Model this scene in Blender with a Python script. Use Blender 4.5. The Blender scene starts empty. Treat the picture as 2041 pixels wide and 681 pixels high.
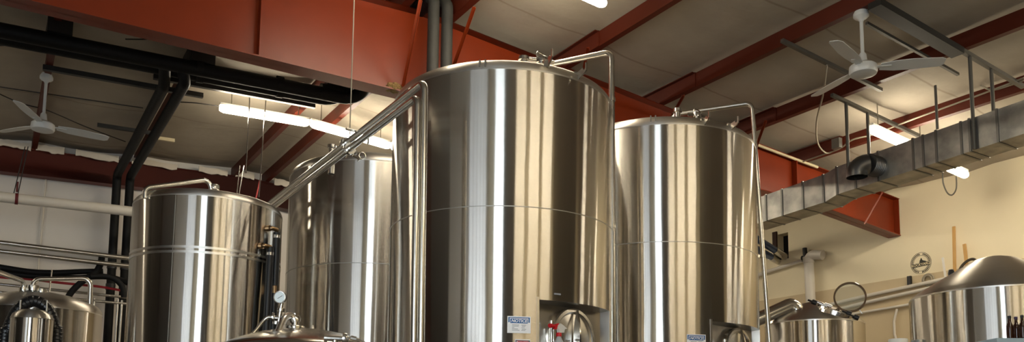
import bpy, bmesh, math, random
from math import sin, cos, pi, radians, sqrt, atan2, hypot
from mathutils import Vector, Matrix
random.seed(7)
SC = bpy.context.scene
COL = SC.collection
V = Vector

# ------------------------------------------------------------------ camera geometry
F_PX, PITCH, ROLL, PCX, PCY = 1650.0, .109, .0102, 1020.5, 680.0
YAW = radians(32.3)
EYE = V((0, 0, 1.5))

def ray(u, v):
    x, y = (u-PCX)/F_PX, -(v-PCY)/F_PX
    c, s = cos(ROLL), sin(ROLL); x, y = c*x-s*y, s*x+c*y
    c, s = cos(PITCH), sin(PITCH)
    a, b, z = x, c-s*y, s+c*y
    c, s = cos(YAW), sin(YAW)
    return V((c*a+s*b, -s*a+c*b, z))
def onX(u, v, X): d = ray(u, v); return EYE+d*(X/d.x)
def onY(u, v, Y): d = ray(u, v); return EYE+d*(Y/d.y)
def onZ(u, v, Z): d = ray(u, v); return EYE+d*((Z-EYE.z)/d.z)
def onP(u, v, n, p): d = ray(u, v); n = V(n); return EYE+d*((V(p)-EYE).dot(n)/d.dot(n))
def atD(u, v, D):
    d = ray(u, v); return EYE+d*(D/hypot(d.x, d.y))

cam = bpy.data.cameras.new('camera'); co = bpy.data.objects.new('camera', cam); COL.objects.link(co)
fw = ray(PCX, PCY).normalized(); rt = (ray(PCX+1, PCY)-ray(PCX, PCY)).normalized(); up = (ray(PCX, PCY-1)-ray(PCX, PCY)).normalized()
M = Matrix((rt, up, -fw)).transposed().to_4x4(); M.translation = EYE
co.matrix_world = M
cam.sensor_width = 36; cam.sensor_fit = 'HORIZONTAL'; cam.lens = F_PX/2041*36
cam.shift_y = (PCY-340.5)/2041; cam.clip_start = .05
SC.camera = co

# ------------------------------------------------------------------ materials
def srgb(r, g, b):
    f = lambda c: c/12.92 if c <= .04045 else ((c+.055)/1.055)**2.4
    return (f(r/255), f(g/255), f(b/255), 1)
def mat(name, col, rough=.5, metal=0., noise=0., nscale=8., bump=0., bscale=20., spec=.5, emit=None, estr=0., aniso=0., stretch=None, coat=0., trans=0., alpha=1.):
    m = bpy.data.materials.new(name); m.use_nodes = True
    nt = m.node_tree; b = nt.nodes['Principled BSDF']
    b.inputs['Base Color'].default_value = col; b.inputs['Roughness'].default_value = rough
    b.inputs['Metallic'].default_value = metal; b.inputs['Specular IOR Level'].default_value = spec
    b.inputs['Coat Weight'].default_value = coat; b.inputs['Transmission Weight'].default_value = trans
    b.inputs['Alpha'].default_value = alpha
    tc = nt.nodes.new('ShaderNodeTexCoord'); src = tc.outputs['Object']
    if stretch:
        mp = nt.nodes.new('ShaderNodeMapping'); mp.inputs['Scale'].default_value = stretch
        nt.links.new(src, mp.inputs['Vector']); src = mp.outputs['Vector']
    if noise:
        n = nt.nodes.new('ShaderNodeTexNoise'); n.inputs['Scale'].default_value = nscale; n.inputs['Detail'].default_value = 5
        nt.links.new(src, n.inputs['Vector'])
        mx = nt.nodes.new('ShaderNodeMix'); mx.data_type = 'RGBA'
        mx.inputs[6].default_value = tuple(c*(1-noise) for c in col[:3])+(1,)
        mx.inputs[7].default_value = tuple(min(1, c*(1+noise)) for c in col[:3])+(1,)
        nt.links.new(n.outputs['Fac'], mx.inputs[0]); nt.links.new(mx.outputs[2], b.inputs['Base Color'])
    if bump:
        n2 = nt.nodes.new('ShaderNodeTexNoise'); n2.inputs['Scale'].default_value = bscale; n2.inputs['Detail'].default_value = 3
        nt.links.new(src, n2.inputs['Vector'])
        bp = nt.nodes.new('ShaderNodeBump'); bp.inputs['Strength'].default_value = bump; bp.inputs['Distance'].default_value = .02
        nt.links.new(n2.outputs['Fac'], bp.inputs['Height']); nt.links.new(bp.outputs['Normal'], b.inputs['Normal'])
    if emit:
        b.inputs['Emission Color'].default_value = emit; b.inputs['Emission Strength'].default_value = estr
    if aniso:
        b.inputs['Anisotropic'].default_value = aniso
        t = nt.nodes.new('ShaderNodeTangent'); t.direction_type = 'RADIAL'; t.axis = 'Z'
        b.inputs['Anisotropic Rotation'].default_value = .25
        nt.links.new(t.outputs['Tangent'], b.inputs['Tangent'])
    return m

def brushed(name, col, rough, aniso, wave=0.):
    """brushed stainless: the brush lines run round the tank, so glints stretch up and down; slow ripples in the plate"""
    m = bpy.data.materials.new(name); m.use_nodes = True; nt = m.node_tree
    nt.nodes.remove(nt.nodes['Principled BSDF'])
    g = nt.nodes.new('ShaderNodeBsdfAnisotropic'); g.distribution = 'GGX'
    g.inputs['Roughness'].default_value = rough; g.inputs['Anisotropy'].default_value = aniso
    t = nt.nodes.new('ShaderNodeTangent'); t.direction_type = 'RADIAL'; t.axis = 'Z'
    nt.links.new(t.outputs['Tangent'], g.inputs['Tangent'])
    nt.links.new(g.outputs[0], nt.nodes['Material Output'].inputs['Surface'])
    tc = nt.nodes.new('ShaderNodeTexCoord')
    mp = nt.nodes.new('ShaderNodeMapping'); mp.inputs['Scale'].default_value = (1.2, 1.2, 90)
    nt.links.new(tc.outputs['Object'], mp.inputs['Vector'])
    n = nt.nodes.new('ShaderNodeTexNoise'); n.inputs['Scale'].default_value = 2.5; n.inputs['Detail'].default_value = 4
    nt.links.new(mp.outputs['Vector'], n.inputs['Vector'])
    mx = nt.nodes.new('ShaderNodeMix'); mx.data_type = 'RGBA'
    mx.inputs[6].default_value = tuple(c*.93 for c in col[:3])+(1,); mx.inputs[7].default_value = tuple(min(1, c*1.06) for c in col[:3])+(1,)
    nt.links.new(n.outputs['Fac'], mx.inputs[0]); nt.links.new(mx.outputs[2], g.inputs['Color'])
    if wave:
        mp2 = nt.nodes.new('ShaderNodeMapping'); mp2.inputs['Scale'].default_value = (1, 1, .5)
        nt.links.new(tc.outputs['Object'], mp2.inputs['Vector'])
        w = nt.nodes.new('ShaderNodeTexNoise'); w.inputs['Scale'].default_value = 2.2; w.inputs['Detail'].default_value = 1.
        nt.links.new(mp2.outputs['Vector'], w.inputs['Vector'])
        bp = nt.nodes.new('ShaderNodeBump'); bp.inputs['Strength'].default_value = wave; bp.inputs['Distance'].default_value = .05
        nt.links.new(w.outputs['Fac'], bp.inputs['Height']); nt.links.new(bp.outputs['Normal'], g.inputs['Normal'])
    return m

STEEL = brushed('brushed_stainless', (.66, .632, .583, 1), .19, .82, .05)
STEELD = brushed('brushed_dome', (.6, .57, .52, 1), .36, .45)
PANEL = mat('recess_stainless', (.55, .52, .47, 1), .28, 1., noise=.08, nscale=6)
DOORM = mat('manway_stainless', (.6, .58, .54, 1), .26, 1.)
DOME7 = mat('serving_dome_stainless', (.42, .39, .34, 1), .2, 1.)
POLISH = mat('polished_stainless', (.66, .64, .60, 1), .16, 1.)
PIPE = mat('pipe_stainless', (.62, .60, .55, 1), .24, 1.)
WELD = mat('weld_bead', (.46, .44, .40, 1), .5, 1.)
BAND = mat('polished_band', (.72, .70, .66, 1), .3, 1.)
RED = mat('red_oxide_paint', srgb(114, 39, 10), .36, spec=.3, noise=.16, nscale=3.5, bump=.04, bscale=9)
REDP = mat('purlin_red_primer', srgb(84, 30, 14), .5, spec=.3, noise=.15, nscale=4)
REDD = mat('endwall_red_paint', srgb(88, 32, 24), .55, 0, noise=.15, nscale=4)
BLACKINS = mat('black_pipe_insulation', srgb(12, 12, 12), .62, spec=.25, bump=.15, bscale=30)
GREYINS = mat('charcoal_pipe_insulation', srgb(40, 39, 35), .65, 0, noise=.12, nscale=14, bump=.12, bscale=30)
RUBBER = mat('black_rubber', srgb(20, 21, 23), .4)
HOSE = mat('corrugated_hose', srgb(24, 26, 28), .32, spec=.6)
STRUT = mat('galvanised_strut', srgb(105, 103, 97), .5, .6, noise=.1)
STRUTD = mat('dark_strut', srgb(24, 24, 23), .5, .0)
CREAMC = mat('cream_conduit', srgb(196, 184, 150), .5)
WHITEPL = mat('white_plastic', srgb(226, 224, 216), .4)
FANW = mat('fan_white_enamel', srgb(208, 210, 208), .35)
PVC = mat('white_pvc', srgb(214, 208, 196), .4)
BRASS = mat('brass', (.40, .26, .14, 1), .3, 1.)
REDPL = mat('red_plastic', srgb(205, 22, 34), .35)
REDHOSE = mat('red_hose', srgb(170, 24, 34), .4)
TRANSL = mat('milky_bottle', srgb(205, 208, 208), .3, trans=.25)
BROWNGL = mat('amber_glass', srgb(58, 24, 10), .08, spec=.6, trans=.5)
CAPM = mat('dark_cap', srgb(18, 16, 18), .4)
WOOD = mat('pale_wood', srgb(200, 158, 96), .6, noise=.18, nscale=6, stretch=(8, 8, 1))
BLUEP = mat('blue_grey_tube', srgb(78, 94, 128), .28, .5)
DARKHOLE = mat('cavity_shade', srgb(22, 18, 15), .9)  # dark colour standing in for shade inside openings
DARKWOOD = mat('dark_timber', srgb(58, 36, 24), .8, noise=.2)
LAMPW = mat('lamp_housing', srgb(225, 222, 212), .45)
TUBE = mat('lamp_glow', (1, 1, 1, 1), .5, emit=(1., .88, .68, 1), estr=30.)
CORD = mat('grey_cord', srgb(150, 142, 124), .6)
CORDD = mat('dark_cord', srgb(40, 36, 34), .6)
GLASS = mat('lid_glass', (.62, .66, .54, 1), .12, spec=.5, alpha=.2)
SIGNW = mat('sign_white', srgb(250, 251, 252), .4)
SIGNB = mat('sign_blue', srgb(18, 96, 160), .4)
SIGNK = mat('sign_black', srgb(24, 22, 24), .5)
SIGNR = mat('sign_red', srgb(170, 24, 52), .4)
SIGNG = mat('sign_grey', srgb(150, 152, 158), .5)
DECAL = mat('decal_black', srgb(48, 48, 42), .6)
DECALW = mat('decal_cream', srgb(222, 208, 168), .6)
NEST = mat('dry_nest', srgb(122, 96, 56), .95, noise=.35, nscale=40, bump=.8, bscale=60)
INSW = mat('torn_white_facing', srgb(206, 198, 184), .8, noise=.08)
GAUGE = mat('gauge_face', srgb(225, 236, 236), .35)
COUNTER = mat('blue_grey_laminate', srgb(170, 190, 200), .4)
FRIDGE = mat('grey_cabinet', srgb(120, 124, 126), .5)
CONC = mat('sealed_concrete', srgb(120, 112, 102), .35, noise=.15, nscale=1.5)
DAY = mat('daylit_glazing', (1, 1, 1, 1), .3, emit=(.80, .91, 1., 1), estr=8.)
DOORW = mat('door_frame_white', srgb(200, 200, 198), .5)
CHAR = mat('charcoal_panel', srgb(26, 23, 21), .7)

def galv():
    m = mat('galvanised_duct', (.40, .40, .38, 1), .42, .85)
    nt = m.node_tree; b = nt.nodes['Principled BSDF']; tc = nt.nodes.new('ShaderNodeTexCoord')
    n = nt.nodes.new('ShaderNodeTexNoise'); n.inputs['Scale'].default_value = 5; n.inputs['Detail'].default_value = 6
    nt.links.new(tc.outputs['Object'], n.inputs['Vector'])
    r = nt.nodes.new('ShaderNodeValToRGB'); r.color_ramp.elements[0].position = .32; r.color_ramp.elements[1].position = .7
    r.color_ramp.elements[0].color = (.26, .26, .25, 1); r.color_ramp.elements[1].color = (.52, .51, .47, 1)
    nt.links.new(n.outputs['Fac'], r.inputs[0]); nt.links.new(r.outputs[0], b.inputs['Base Color'])
    return m
GALV = galv()
GALVD = mat('dark_galvanised', (.16, .16, .16, 1), .38, .9)
SEAM = mat('duct_seam', (.2, .2, .19, 1), .4, .9)

def ceil_mat():
    m = mat('vinyl_faced_insulation', srgb(168, 158, 142), .75, spec=.25)
    nt = m.node_tree; b = nt.nodes['Principled BSDF']; tc = nt.nodes.new('ShaderNodeTexCoord')
    n = nt.nodes.new('ShaderNodeTexNoise'); n.inputs['Scale'].default_value = 2.2; n.inputs['Detail'].default_value = 6
    nt.links.new(tc.outputs['Object'], n.inputs['Vector'])
    mx = nt.nodes.new('ShaderNodeMix'); mx.data_type = 'RGBA'
    mx.inputs[6].default_value = srgb(156, 146, 130); mx.inputs[7].default_value = srgb(182, 173, 157)
    nt.links.new(n.outputs['Fac'], mx.inputs[0])
    sp = nt.nodes.new('ShaderNodeSeparateXYZ'); nt.links.new(tc.outputs['Object'], sp.inputs[0])
    # taped joints that run across the purlins every 1.83 m
    nw = nt.nodes.new('ShaderNodeTexNoise'); nw.inputs['Scale'].default_value = .9; nt.links.new(tc.outputs['Object'], nw.inputs['Vector'])
    w = nt.nodes.new('ShaderNodeMath'); w.operation = 'MULTIPLY_ADD'; w.inputs[1].default_value = .12
    nt.links.new(nw.outputs['Fac'], w.inputs[0]); nt.links.new(sp.outputs['Y'], w.inputs[2])
    pp = nt.nodes.new('ShaderNodeMath'); pp.operation = 'PINGPONG'; pp.inputs[1].default_value = .915; nt.links.new(w.outputs[0], pp.inputs[0])
    lt = nt.nodes.new('ShaderNodeMapRange'); lt.inputs[1].default_value = .0; lt.inputs[2].default_value = .022; lt.inputs[3].default_value = .55; lt.inputs[4].default_value = 0
    nt.links.new(pp.outputs[0], lt.inputs[0])
    m2 = nt.nodes.new('ShaderNodeMix'); m2.data_type = 'RGBA'; nt.links.new(lt.outputs[0], m2.inputs[0]); nt.links.new(mx.outputs[2], m2.inputs[6])
    m2.inputs[7].default_value = srgb(112, 98, 78); nt.links.new(m2.outputs[2], b.inputs['Base Color'])
    n2 = nt.nodes.new('ShaderNodeTexNoise'); n2.inputs['Scale'].default_value = 3.; n2.inputs['Detail'].default_value = 4
    mp = nt.nodes.new('ShaderNodeMapping'); mp.inputs['Scale'].default_value = (.6, 1.6, 1); nt.links.new(tc.outputs['Object'], mp.inputs[0]); nt.links.new(mp.outputs[0], n2.inputs['Vector'])
    bp = nt.nodes.new('ShaderNodeBump'); bp.inputs['Strength'].default_value = .35; bp.inputs['Distance'].default_value = .05
    nt.links.new(n2.outputs['Fac'], bp.inputs['Height']); nt.links.new(bp.outputs['Normal'], b.inputs['Normal'])
    return m
CEIL = ceil_mat()
WALLC = mat('cream_wall', srgb(236, 224, 192), .7, noise=.04, nscale=3)
WAINS = mat('beige_wainscot', srgb(205, 187, 152), .6, noise=.04, nscale=3)
WALLG = mat('white_liner_panel', srgb(216, 212, 206), .7, noise=.05, nscale=3)

# ------------------------------------------------------------------ mesh helpers
class MB:
    def __init__(s): s.v = []; s.f = []; s.sm = []
    def add(s, vs, fs, smooth=False):
        o = len(s.v); s.v += [V(p) for p in vs]
        for f in fs: s.f.append([i+o for i in f]); s.sm.append(smooth)
        return s
    def box(s, lo, hi):
        x0, y0, z0 = lo; x1, y1, z1 = hi
        return s.hexa([(x0, y0, z0), (x1, y0, z0), (x1, y1, z0), (x0, y1, z0), (x0, y0, z1), (x1, y0, z1), (x1, y1, z1), (x0, y1, z1)])
    def hexa(s, p):
        return s.add(p, [(3, 2, 1, 0), (4, 5, 6, 7), (0, 1, 5, 4), (1, 2, 6, 5), (2, 3, 7, 6), (3, 0, 4, 7)])
    def bar(s, a, b, w, h, upv=(0, 0, 1)):
        a, b = V(a), V(b); d = (b-a).normalized(); u = V(upv)
        if abs(d.dot(u)) > .98: u = V((1, 0, 0))
        r = d.cross(u).normalized()*w/2; q = r.cross(d).normalized()*h/2
        return s.hexa([a-r-q, a+r-q, b+r-q, b-r-q, a-r+q, a+r+q, b+r+q, b-r+q])
    def tube(s, pts, r, n=14, fillet=0., cap=True, seg=6, closed=False, rfun=None):
        P = [V(p) for p in pts]
        if fillet > 0 and len(P) > 2:
            Q = [P[0]]
            for i in range(1, len(P)-1):
                a, b, c = P[i-1], P[i], P[i+1]
                u, w = (a-b), (c-b); lu, lw = u.length, w.length; u.normalize(); w.normalize()
                ang = u.angle(w)
                if ang > pi-.02: Q.append(b); continue
                t = min(fillet/math.tan(ang/2), lu*.48, lw*.48)
                R = t*math.tan(ang/2)
                p0, p1 = b+u*t, b+w*t
                cen = b+(u+w).normalized()*(R/sin(ang/2))
                for k in range(seg+1):
                    e0, e1 = (p0-cen), (p1-cen); th = e0.angle(e1); f = k/seg
                    Q.append(cen+(e0*sin((1-f)*th)+e1*sin(f*th))/sin(th))
            Q.append(P[-1]); P = Q
        N = len(P); T = []
        for i in range(N):
            if closed: d = P[(i+1) % N]-P[i-1]
            elif i == 0: d = P[1]-P[0]
            elif i == N-1: d = P[-1]-P[-2]
            else: d = (P[i+1]-P[i]).normalized()+(P[i]-P[i-1]).normalized()
            T.append(d.normalized())
        u = T[0].orthogonal().normalized(); vs = []
        for i in range(N):
            u = (u-T[i]*u.dot(T[i])).normalized(); w = T[i].cross(u)
            rr = rfun(i/(N-1)) if rfun else r
            vs += [P[i]+(u*cos(2*pi*k/n)+w*sin(2*pi*k/n))*rr for k in range(n)]
        fs = [(i*n+k, i*n+(k+1) % n, (i+1)*n+(k+1) % n, (i+1)*n+k) for i in range(N-1) for k in range(n)]
        if closed: fs += [((N-1)*n+k, (N-1)*n+(k+1) % n, (k+1) % n, k) for k in range(n)]
        elif cap: s.add(vs, fs, True); s.add(vs[:n], [tuple(reversed(range(n)))]); s.add(vs[-n:], [tuple(range(n))]); return s
        return s.add(vs, fs, True)
    def lathe(s, prof, c=(0, 0, 0), n=48, axis=(0, 0, 1), a0=0., a1=2*pi):
        """prof: [(r, h)...] turned about axis through c"""
        ax = V(axis).normalized(); u = ax.orthogonal().normalized() if abs(ax.z) < .999 else V((1, 0, 0)); w = ax.cross(u); c = V(c)
        vs = []; full = abs(a1-a0-2*pi) < 1e-6; m = n if full else n+1
        for r, h in prof:
            vs += [c+ax*h+(u*cos(a0+(a1-a0)*k/n)+w*sin(a0+(a1-a0)*k/n))*r for k in range(m)]
        fs = []
        for i in range(len(prof)-1):
            for k in range(n):
                k2 = (k+1) % m
                fs.append((i*m+k, i*m+k2, (i+1)*m+k2, (i+1)*m+k))
        return s.add(vs, fs, True)
    def prism(s, poly, d):
        """poly: ordered 3-D points, extruded by vector d"""
        n = len(poly); d = V(d); vs = [V(p) for p in poly]+[V(p)+d for p in poly]
        return s.add(vs, [tuple(reversed(range(n))), tuple(range(n, 2*n))]+[(i, (i+1) % n, n+(i+1) % n, n+i) for i in range(n)])
    def disc(s, c, axis, r, t, n=32):
        return s.lathe([(0.0005, 0), (r, 0), (r, t), (0.0005, t)], c, n, axis)

def obj(name, mb, m, parent=None, origin=None):
    me = bpy.data.meshes.new(name)
    org = V((0, 0, 0))
    if parent is not None:
        q = parent
        while q is not None: org = org+q.location; q = q.parent
    elif origin is not None: org = V(origin)
    elif mb.v:
        xs = [p.x for p in mb.v]; ys = [p.y for p in mb.v]; zs = [p.z for p in mb.v]
        org = V(((min(xs)+max(xs))/2, (min(ys)+max(ys))/2, min(zs)))
    me.from_pydata([p-org for p in mb.v], [], mb.f)
    me.polygons.foreach_set('use_smooth', mb.sm)
    me.materials.append(m); me.validate(); me.update()
    bm = bmesh.new(); bm.from_mesh(me); bmesh.ops.remove_doubles(bm, verts=bm.verts, dist=1e-6)
    bmesh.ops.recalc_face_normals(bm, faces=bm.faces); bm.to_mesh(me); bm.free()
    try: me.set_sharp_from_angle(angle=radians(38))
    except Exception: pass
    o = bpy.data.objects.new(name, me); COL.objects.link(o)
    if parent is not None: o.parent = parent
    else: o.location = org
    return o
def tag(o, label, cat, group=None, kind=None):
    o['label'] = label; o['category'] = cat
    if group: o['group'] = group
    if kind: o['kind'] = kind
    return o
def thing(name, loc, label, cat, group=None):
    o = bpy.data.objects.new(name, None); COL.objects.link(o); o.location = V(loc); o.empty_display_size = .1
    return tag(o, label, cat, group)
def struct(name, mb, m, parent=None):
    o = obj(name, mb, m, parent, origin=(0, 0, 0)); o['kind'] = 'structure'; return o
def copy_tree(o, parent=None):
    c = o.copy(); COL.objects.link(c); c.parent = parent
    for ch in list(o.children): copy_tree(ch, c)
    return c
def text_mesh(body, size, xf, thick=.0006, align='CENTER', shear=0., bold=0.):
    """letters as a solid mesh; xf maps flat (x, y, z) to the place they stand"""
    cu = bpy.data.curves.new('letters', 'FONT'); cu.body = body; cu.size = size; cu.align_x = align; cu.align_y = 'CENTER'
    cu.extrude = thick; cu.shear = shear; cu.offset = bold; cu.resolution_u = 3
    t = bpy.data.objects.new('letters', cu); COL.objects.link(t)
    dg = bpy.context.evaluated_depsgraph_get(); me = t.evaluated_get(dg).to_mesh()
    mb = MB(); mb.add([xf(v.co.x, v.co.y, v.co.z) for v in me.vertices], [tuple(p.vertices) for p in me.polygons])
    t.evaluated_get(dg).to_mesh_clear(); bpy.data.objects.remove(t); bpy.data.curves.remove(cu)
    return mb

# ------------------------------------------------------------------ the room
RIDGE = 3.8
XW, YW, XL, YB = 12.25, 15.0, -5.0, -2.8
def roofz(x): return 6.0-.08*(x-3.7) if x > 3.7 else 6.0-.04*(3.7-x)
CD = .2                                                    # purlin depth: ceiling above the purlin soffit
def onroof(u, v, off=0.):
    for n, z0 in (((.08, 0, 1), 6.0+.08*3.7), ((-.04, 0, 1), 6.0-.04*3.7)):
        P = onP(u, v, n, (0, 0, z0+off))
        if (P.x >= 3.7) == (n[0] > 0): return P
    return P

struct('floor', MB().box((XL-.2, YB-.2, -.15), (XW+.2, YW+.2, 0)), CONC)
PURX = [-4.1, -2.6, -1.1, .41, 1.91, 3.52, 4.07, 5.66, 7.16, 8.62, 10.0, 11.4]   # far (right) lower edge of each purlin
def ceil_mb():
    mb = MB(); xs = []
    x = XL-.2
    while x < XW+.25: xs.append(x); x += .145
    ys = [YB-.2+.4*i for i in range(int((YW-YB+.4)/.4)+2)]
    def zz(x, y):
        pr = [p-.035 for p in PURX]
        d = min(abs(x-p) for p in pr)
        sag = .05*min(1, d/.5)
        return roofz(x)+CD-sag*(.8+.35*sin(y*3.43+x*1.3)+.2*sin(y*7.1-x*2.1))
    vs = [(x, y, zz(x, y)) for y in ys for x in xs]; n = len(xs)
    mb.add(vs, [(j*n+i, j*n+i+1, (j+1)*n+i+1, (j+1)*n+i) for j in range(len(ys)-1) for i in range(n-1)], True)
    mb.prism([(XL-.2, YB-.2, roofz(XL-.2)+CD+.1), (3.7, YB-.2, 6.0+CD+.1), (XW+.25, YB-.2, roofz(XW+.25)+CD+.1), (XW+.25, YB-.2, roofz(XW+.25)+CD+.2), (3.7, YB-.2, 6.0+CD+.2), (XL-.2, YB-.2, roofz(XL-.2)+CD+.2)], (0, YW-YB+.6, 0))
    return mb
struct('ceiling', ceil_mb(), CEIL)
# right wall with the square opening for the blue tubes
h0, h1 = onX(1572, 514, XW), onX(1547, 468, XW)
HY0, HY1, HZ0, HZ1 = h0.y, h1.y, h0.z, h1.z
ZT = roofz(XW)+CD+.15
wr = MB().box((XW, YB, 0), (XW+.2, HY0, ZT)).box((XW, HY1, 0), (XW+.2, YW+.2, ZT)).box((XW, HY0, 0), (XW+.2, HY1, HZ0)).box((XW, HY0, HZ1), (XW+.2, HY1, ZT))
struct('wall_right', wr, WALLC)
WZ = onX(1740, 563, XW).z
struct('trim_1', MB().box((XW-.015, YB, 0), (XW, HY0+1, WZ)), WAINS)
struct('hole_shade', MB().box((XW+.2, HY0-.1, HZ0-.1), (XW+.5, HY1+.1, HZ1+.1)), DARKHOLE)  # dark block paints the shade inside the wall opening
struct('added_dark_panel_3', MB().box((XW-.05, -2.3, .02), (XW-.02, 2.6, 4.6)), CHAR)  # unseen dark panel, added so the tanks' right sides mirror something dark
struct('added_dark_panel_4', MB().box((XL+.02, 4.6, .02), (XL+.06, 10.5, 5.0)), CHAR)  # unseen dark panel, added to darken reflections at the tanks' left edges
struct('wall_back', MB().box((XL-.2, YW, 0), (XW+.2, YW+.2, 6.4)), WALLG)
struct('wall_left', MB().box((XL-.2, YB-.2, 0), (XL, YW+.2, 6.4)), WALLG)
# wall behind the camera: tall daylit overhead door, dark panels added for tank reflections
DX0, DX1, DZ = -3.45, -1.55, 4.6
wf = MB().box((XL, YB-.2, 0), (DX0, YB, 6.4)).box((DX1, YB-.2, 0), (6.2, YB, 6.4)).box((DX0, YB-.2, DZ), (DX1, YB, 6.4)).box((6.2, YB-.2, 5.2), (11.6, YB, 6.4)).box((11.6, YB-.2, 0), (XW, YB, 6.4))
struct('wall_front', wf, WALLC)
struct('added_dark_panel_1', MB().box((DX1+.08, YB, 0), (.4, YB+.04, 5.9)), CHAR)  # added dark panel: makes the dark gap beside the mirrored daylight streak
w1 = struct('door_1', MB().box((DX0, YB-.14, .02), (DX1, YB-.1, DZ)), DAY)
fr = MB()
for k in range(6): fr.box((DX0, YB-.1, k*(DZ-.06)/5), (DX1, YB-.06, k*(DZ-.06)/5+.06))
for x in (DX0, DX1-.06): fr.box((x, YB-.1, 0), (x+.06, YB-.06, DZ))
struct('door_frame', fr, DOORW, w1)
w2 = struct('added_glow_panel', MB().box((XL+.03, -2.3, .6), (XL+.05, 1.4, 5.0)), mat('added_panel_glow', (1, 1, 1, 1), .4, emit=(.78, .88, 1., 1), estr=.9))  # unseen glowing panel, added for the bluish band left of the streak
fr = MB()
for k in range(6): fr.box((XL+.05, -2.3+.728*k, .6), (XL+.09, -2.24+.728*k, 5.0))
for z in (.6, 2.75, 4.94): fr.box((XL+.05, -2.3, z), (XL+.09, 1.4, z+.06))
struct('glow_panel_frame', fr, DOORW, w2)
struct('added_dark_panel_2', MB().box((6.2, YB-.14, .02), (11.6, YB-.08, 5.2)), CHAR)  # dark panel added out of view for the dark bands on the tanks

# ------------------------------------------------------------------ steel frame
YR = 7.8
rt_ = thing('roof_rafter', (3.5, YR, 4.9), 'big red oxide steel roof rafter running behind the tallest tank', 'beam', 'red roof frame')
zb = [(-4.95, 5.0), (.05, 5.03), (3.5, 5.04), (7.0, 4.975), (10.4, 4.86), (XW-.01, 4.70)]
def botz(x):
    for (a, za), (b, zb_) in zip(zb, zb[1:]):
        if x <= b: return za+(zb_-za)*(x-a)/(b-a)
    return zb[-1][1]
web = MB(); poly = [(x, YR-.008, z) for x, z in zb]+[(x, YR-.008, roofz(x)-.012) for x in (XW-.01, 3.7, -4.95)]
web.prism(poly, (0, .016, 0)); obj('web', web, RED, rt_)
def strip(prof, y0, y1, t):
    mb = MB()
    for (x0, z0), (x1, z1) in zip(prof, prof[1:]):
        mb.hexa([(x0, y0, z0), (x1, y0, z1), (x1, y1, z1), (x0, y1, z0), (x0, y0, z0+t), (x1, y0, z1+t), (x1, y1, z1+t), (x0, y1, z0+t)])
    return mb
obj('bottom_flange', strip(zb, YR-.11, YR+.11, .014), RED, rt_)
obj('top_flange', strip([(-4.95, roofz(-4.95)-.014), (3.7, 5.986), (XW-.01, roofz(XW)-.014)], YR-.11, YR+.11, .012), RED, rt_)
for x in (onY(515, 50, YR).x, onY(1578, 350, YR).x, XW-.02):
    obj('stiffener', MB().box((x-.008, YR-.1, botz(x)+.014), (x+.008, YR+.1, roofz(x)-.014)), RED, rt_)
# endwall rafter
er = thing('endwall_beam', (3., YW-.15, 5.4), 'dark red steel beam along the top of the far white wall', 'beam', 'red roof frame')
eb = lambda off: [(XL+.02, roofz(XL)+off), (3.7, 6.0+off), (XW-.02, roofz(XW)+off)]
obj('web', strip(eb(-.41), YW-.16, YW-.14, .41), REDD, er)
obj('flange', strip(eb(-.42), YW-.24, YW-.04, .012), REDD, er)
obj('flange', strip(eb(-.014), YW-.24, YW-.04, .012), REDD, er)
# purlins
where = {0: 'beyond the left edge', }
PL = ['red roof purlin nearest the left wall', 'second red roof purlin from the left wall', 'third red roof purlin from the left wall, left of the left fan',
      'red roof purlin that the left ceiling fan hangs beside', 'red roof purlin right of the two black elbow pipes on the left', 'red ridge purlin crossing above the row of lamps, the left of the pair',
      'red ridge purlin crossing above the row of lamps, the right of the pair', 'red roof purlin passing above the tallest tank vent pipe', 'red roof purlin above the right-hand tank, left of the right fan canopy',
      'red roof purlin just behind the right ceiling fan', 'red roof purlin with a junction box, above the metal duct', 'last red roof purlin, next to the right wall']
def purlin(x1, label):
    w = .075; x0 = x1-w; zb0 = roofz((x0+x1)/2); t = .006
    p = thing('roof_purlin', (x0, 0, zb0), label, 'purlin', 'red roof purlins')
    ya, yb = YB+.01, YW-.01
    a = MB().box((x0, ya, zb0+.001), (x0+t, yb, zb0+CD-.02)); obj('web', a, REDP, p)
    b = MB().box((x0+t, ya, zb0+.001), (x1, yb, zb0+.001+t)).box((x1-t, ya, zb0+.007), (x1, yb, zb0+.03)); obj('flange', b, REDP, p)
    obj('lap_splice', MB().box((x0-.012, 7.05, zb0+.001), (x0-.001, 8.55, zb0+CD-.015)).box((x0-.06, 7.05, zb0+CD-.03), (x0-.001, 8.55, zb0+CD-.02)), REDP, p)
    return p
for x, l in zip(PURX, PL): purlin(x, l)
# flange braces
def brace(name, a, b, label, w=.034):
    return tag(obj(name, MB().bar(a, b, w, .006, (0, 0, 1)).bar(V(a)+V((w*.44, 0, 0)), V(b)+V((w*.44, 0, 0)), .006, w), RED), label, 'brace', 'red flange braces')
def bracepx(bot, top, label, ytop=7.05, w=.034):
    a = onY(bot[0], bot[1], YR-.1); t = onY(top[0], top[1], ytop); t.z = min(t.z, roofz(t.x)+.12)
    brace('flange_brace', a, t, label, w)
bracepx((803, 172), (838, 0), 'red diagonal brace left of the two charcoal riser pipes')
bracepx((905, 128), (945, 14), 'red diagonal brace right of the charcoal riser pipes, rising from behind the tallest tank')
bracepx((1158, 165), (1172, 95), 'short red diagonal brace behind the hooks of the tallest tank')
bracepx((1336, 236), (1362, 190), 'red diagonal brace peeking above the dome of the right-hand tank')
bracepx((1497, 320), (1526, 240), 'red diagonal brace right of the right-hand tank, behind its vent pipe')
bracepx((1722, 446), (1758, 383), 'thin red diagonal rod on the rafter end beneath the duct', 7.5, .022)
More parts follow.
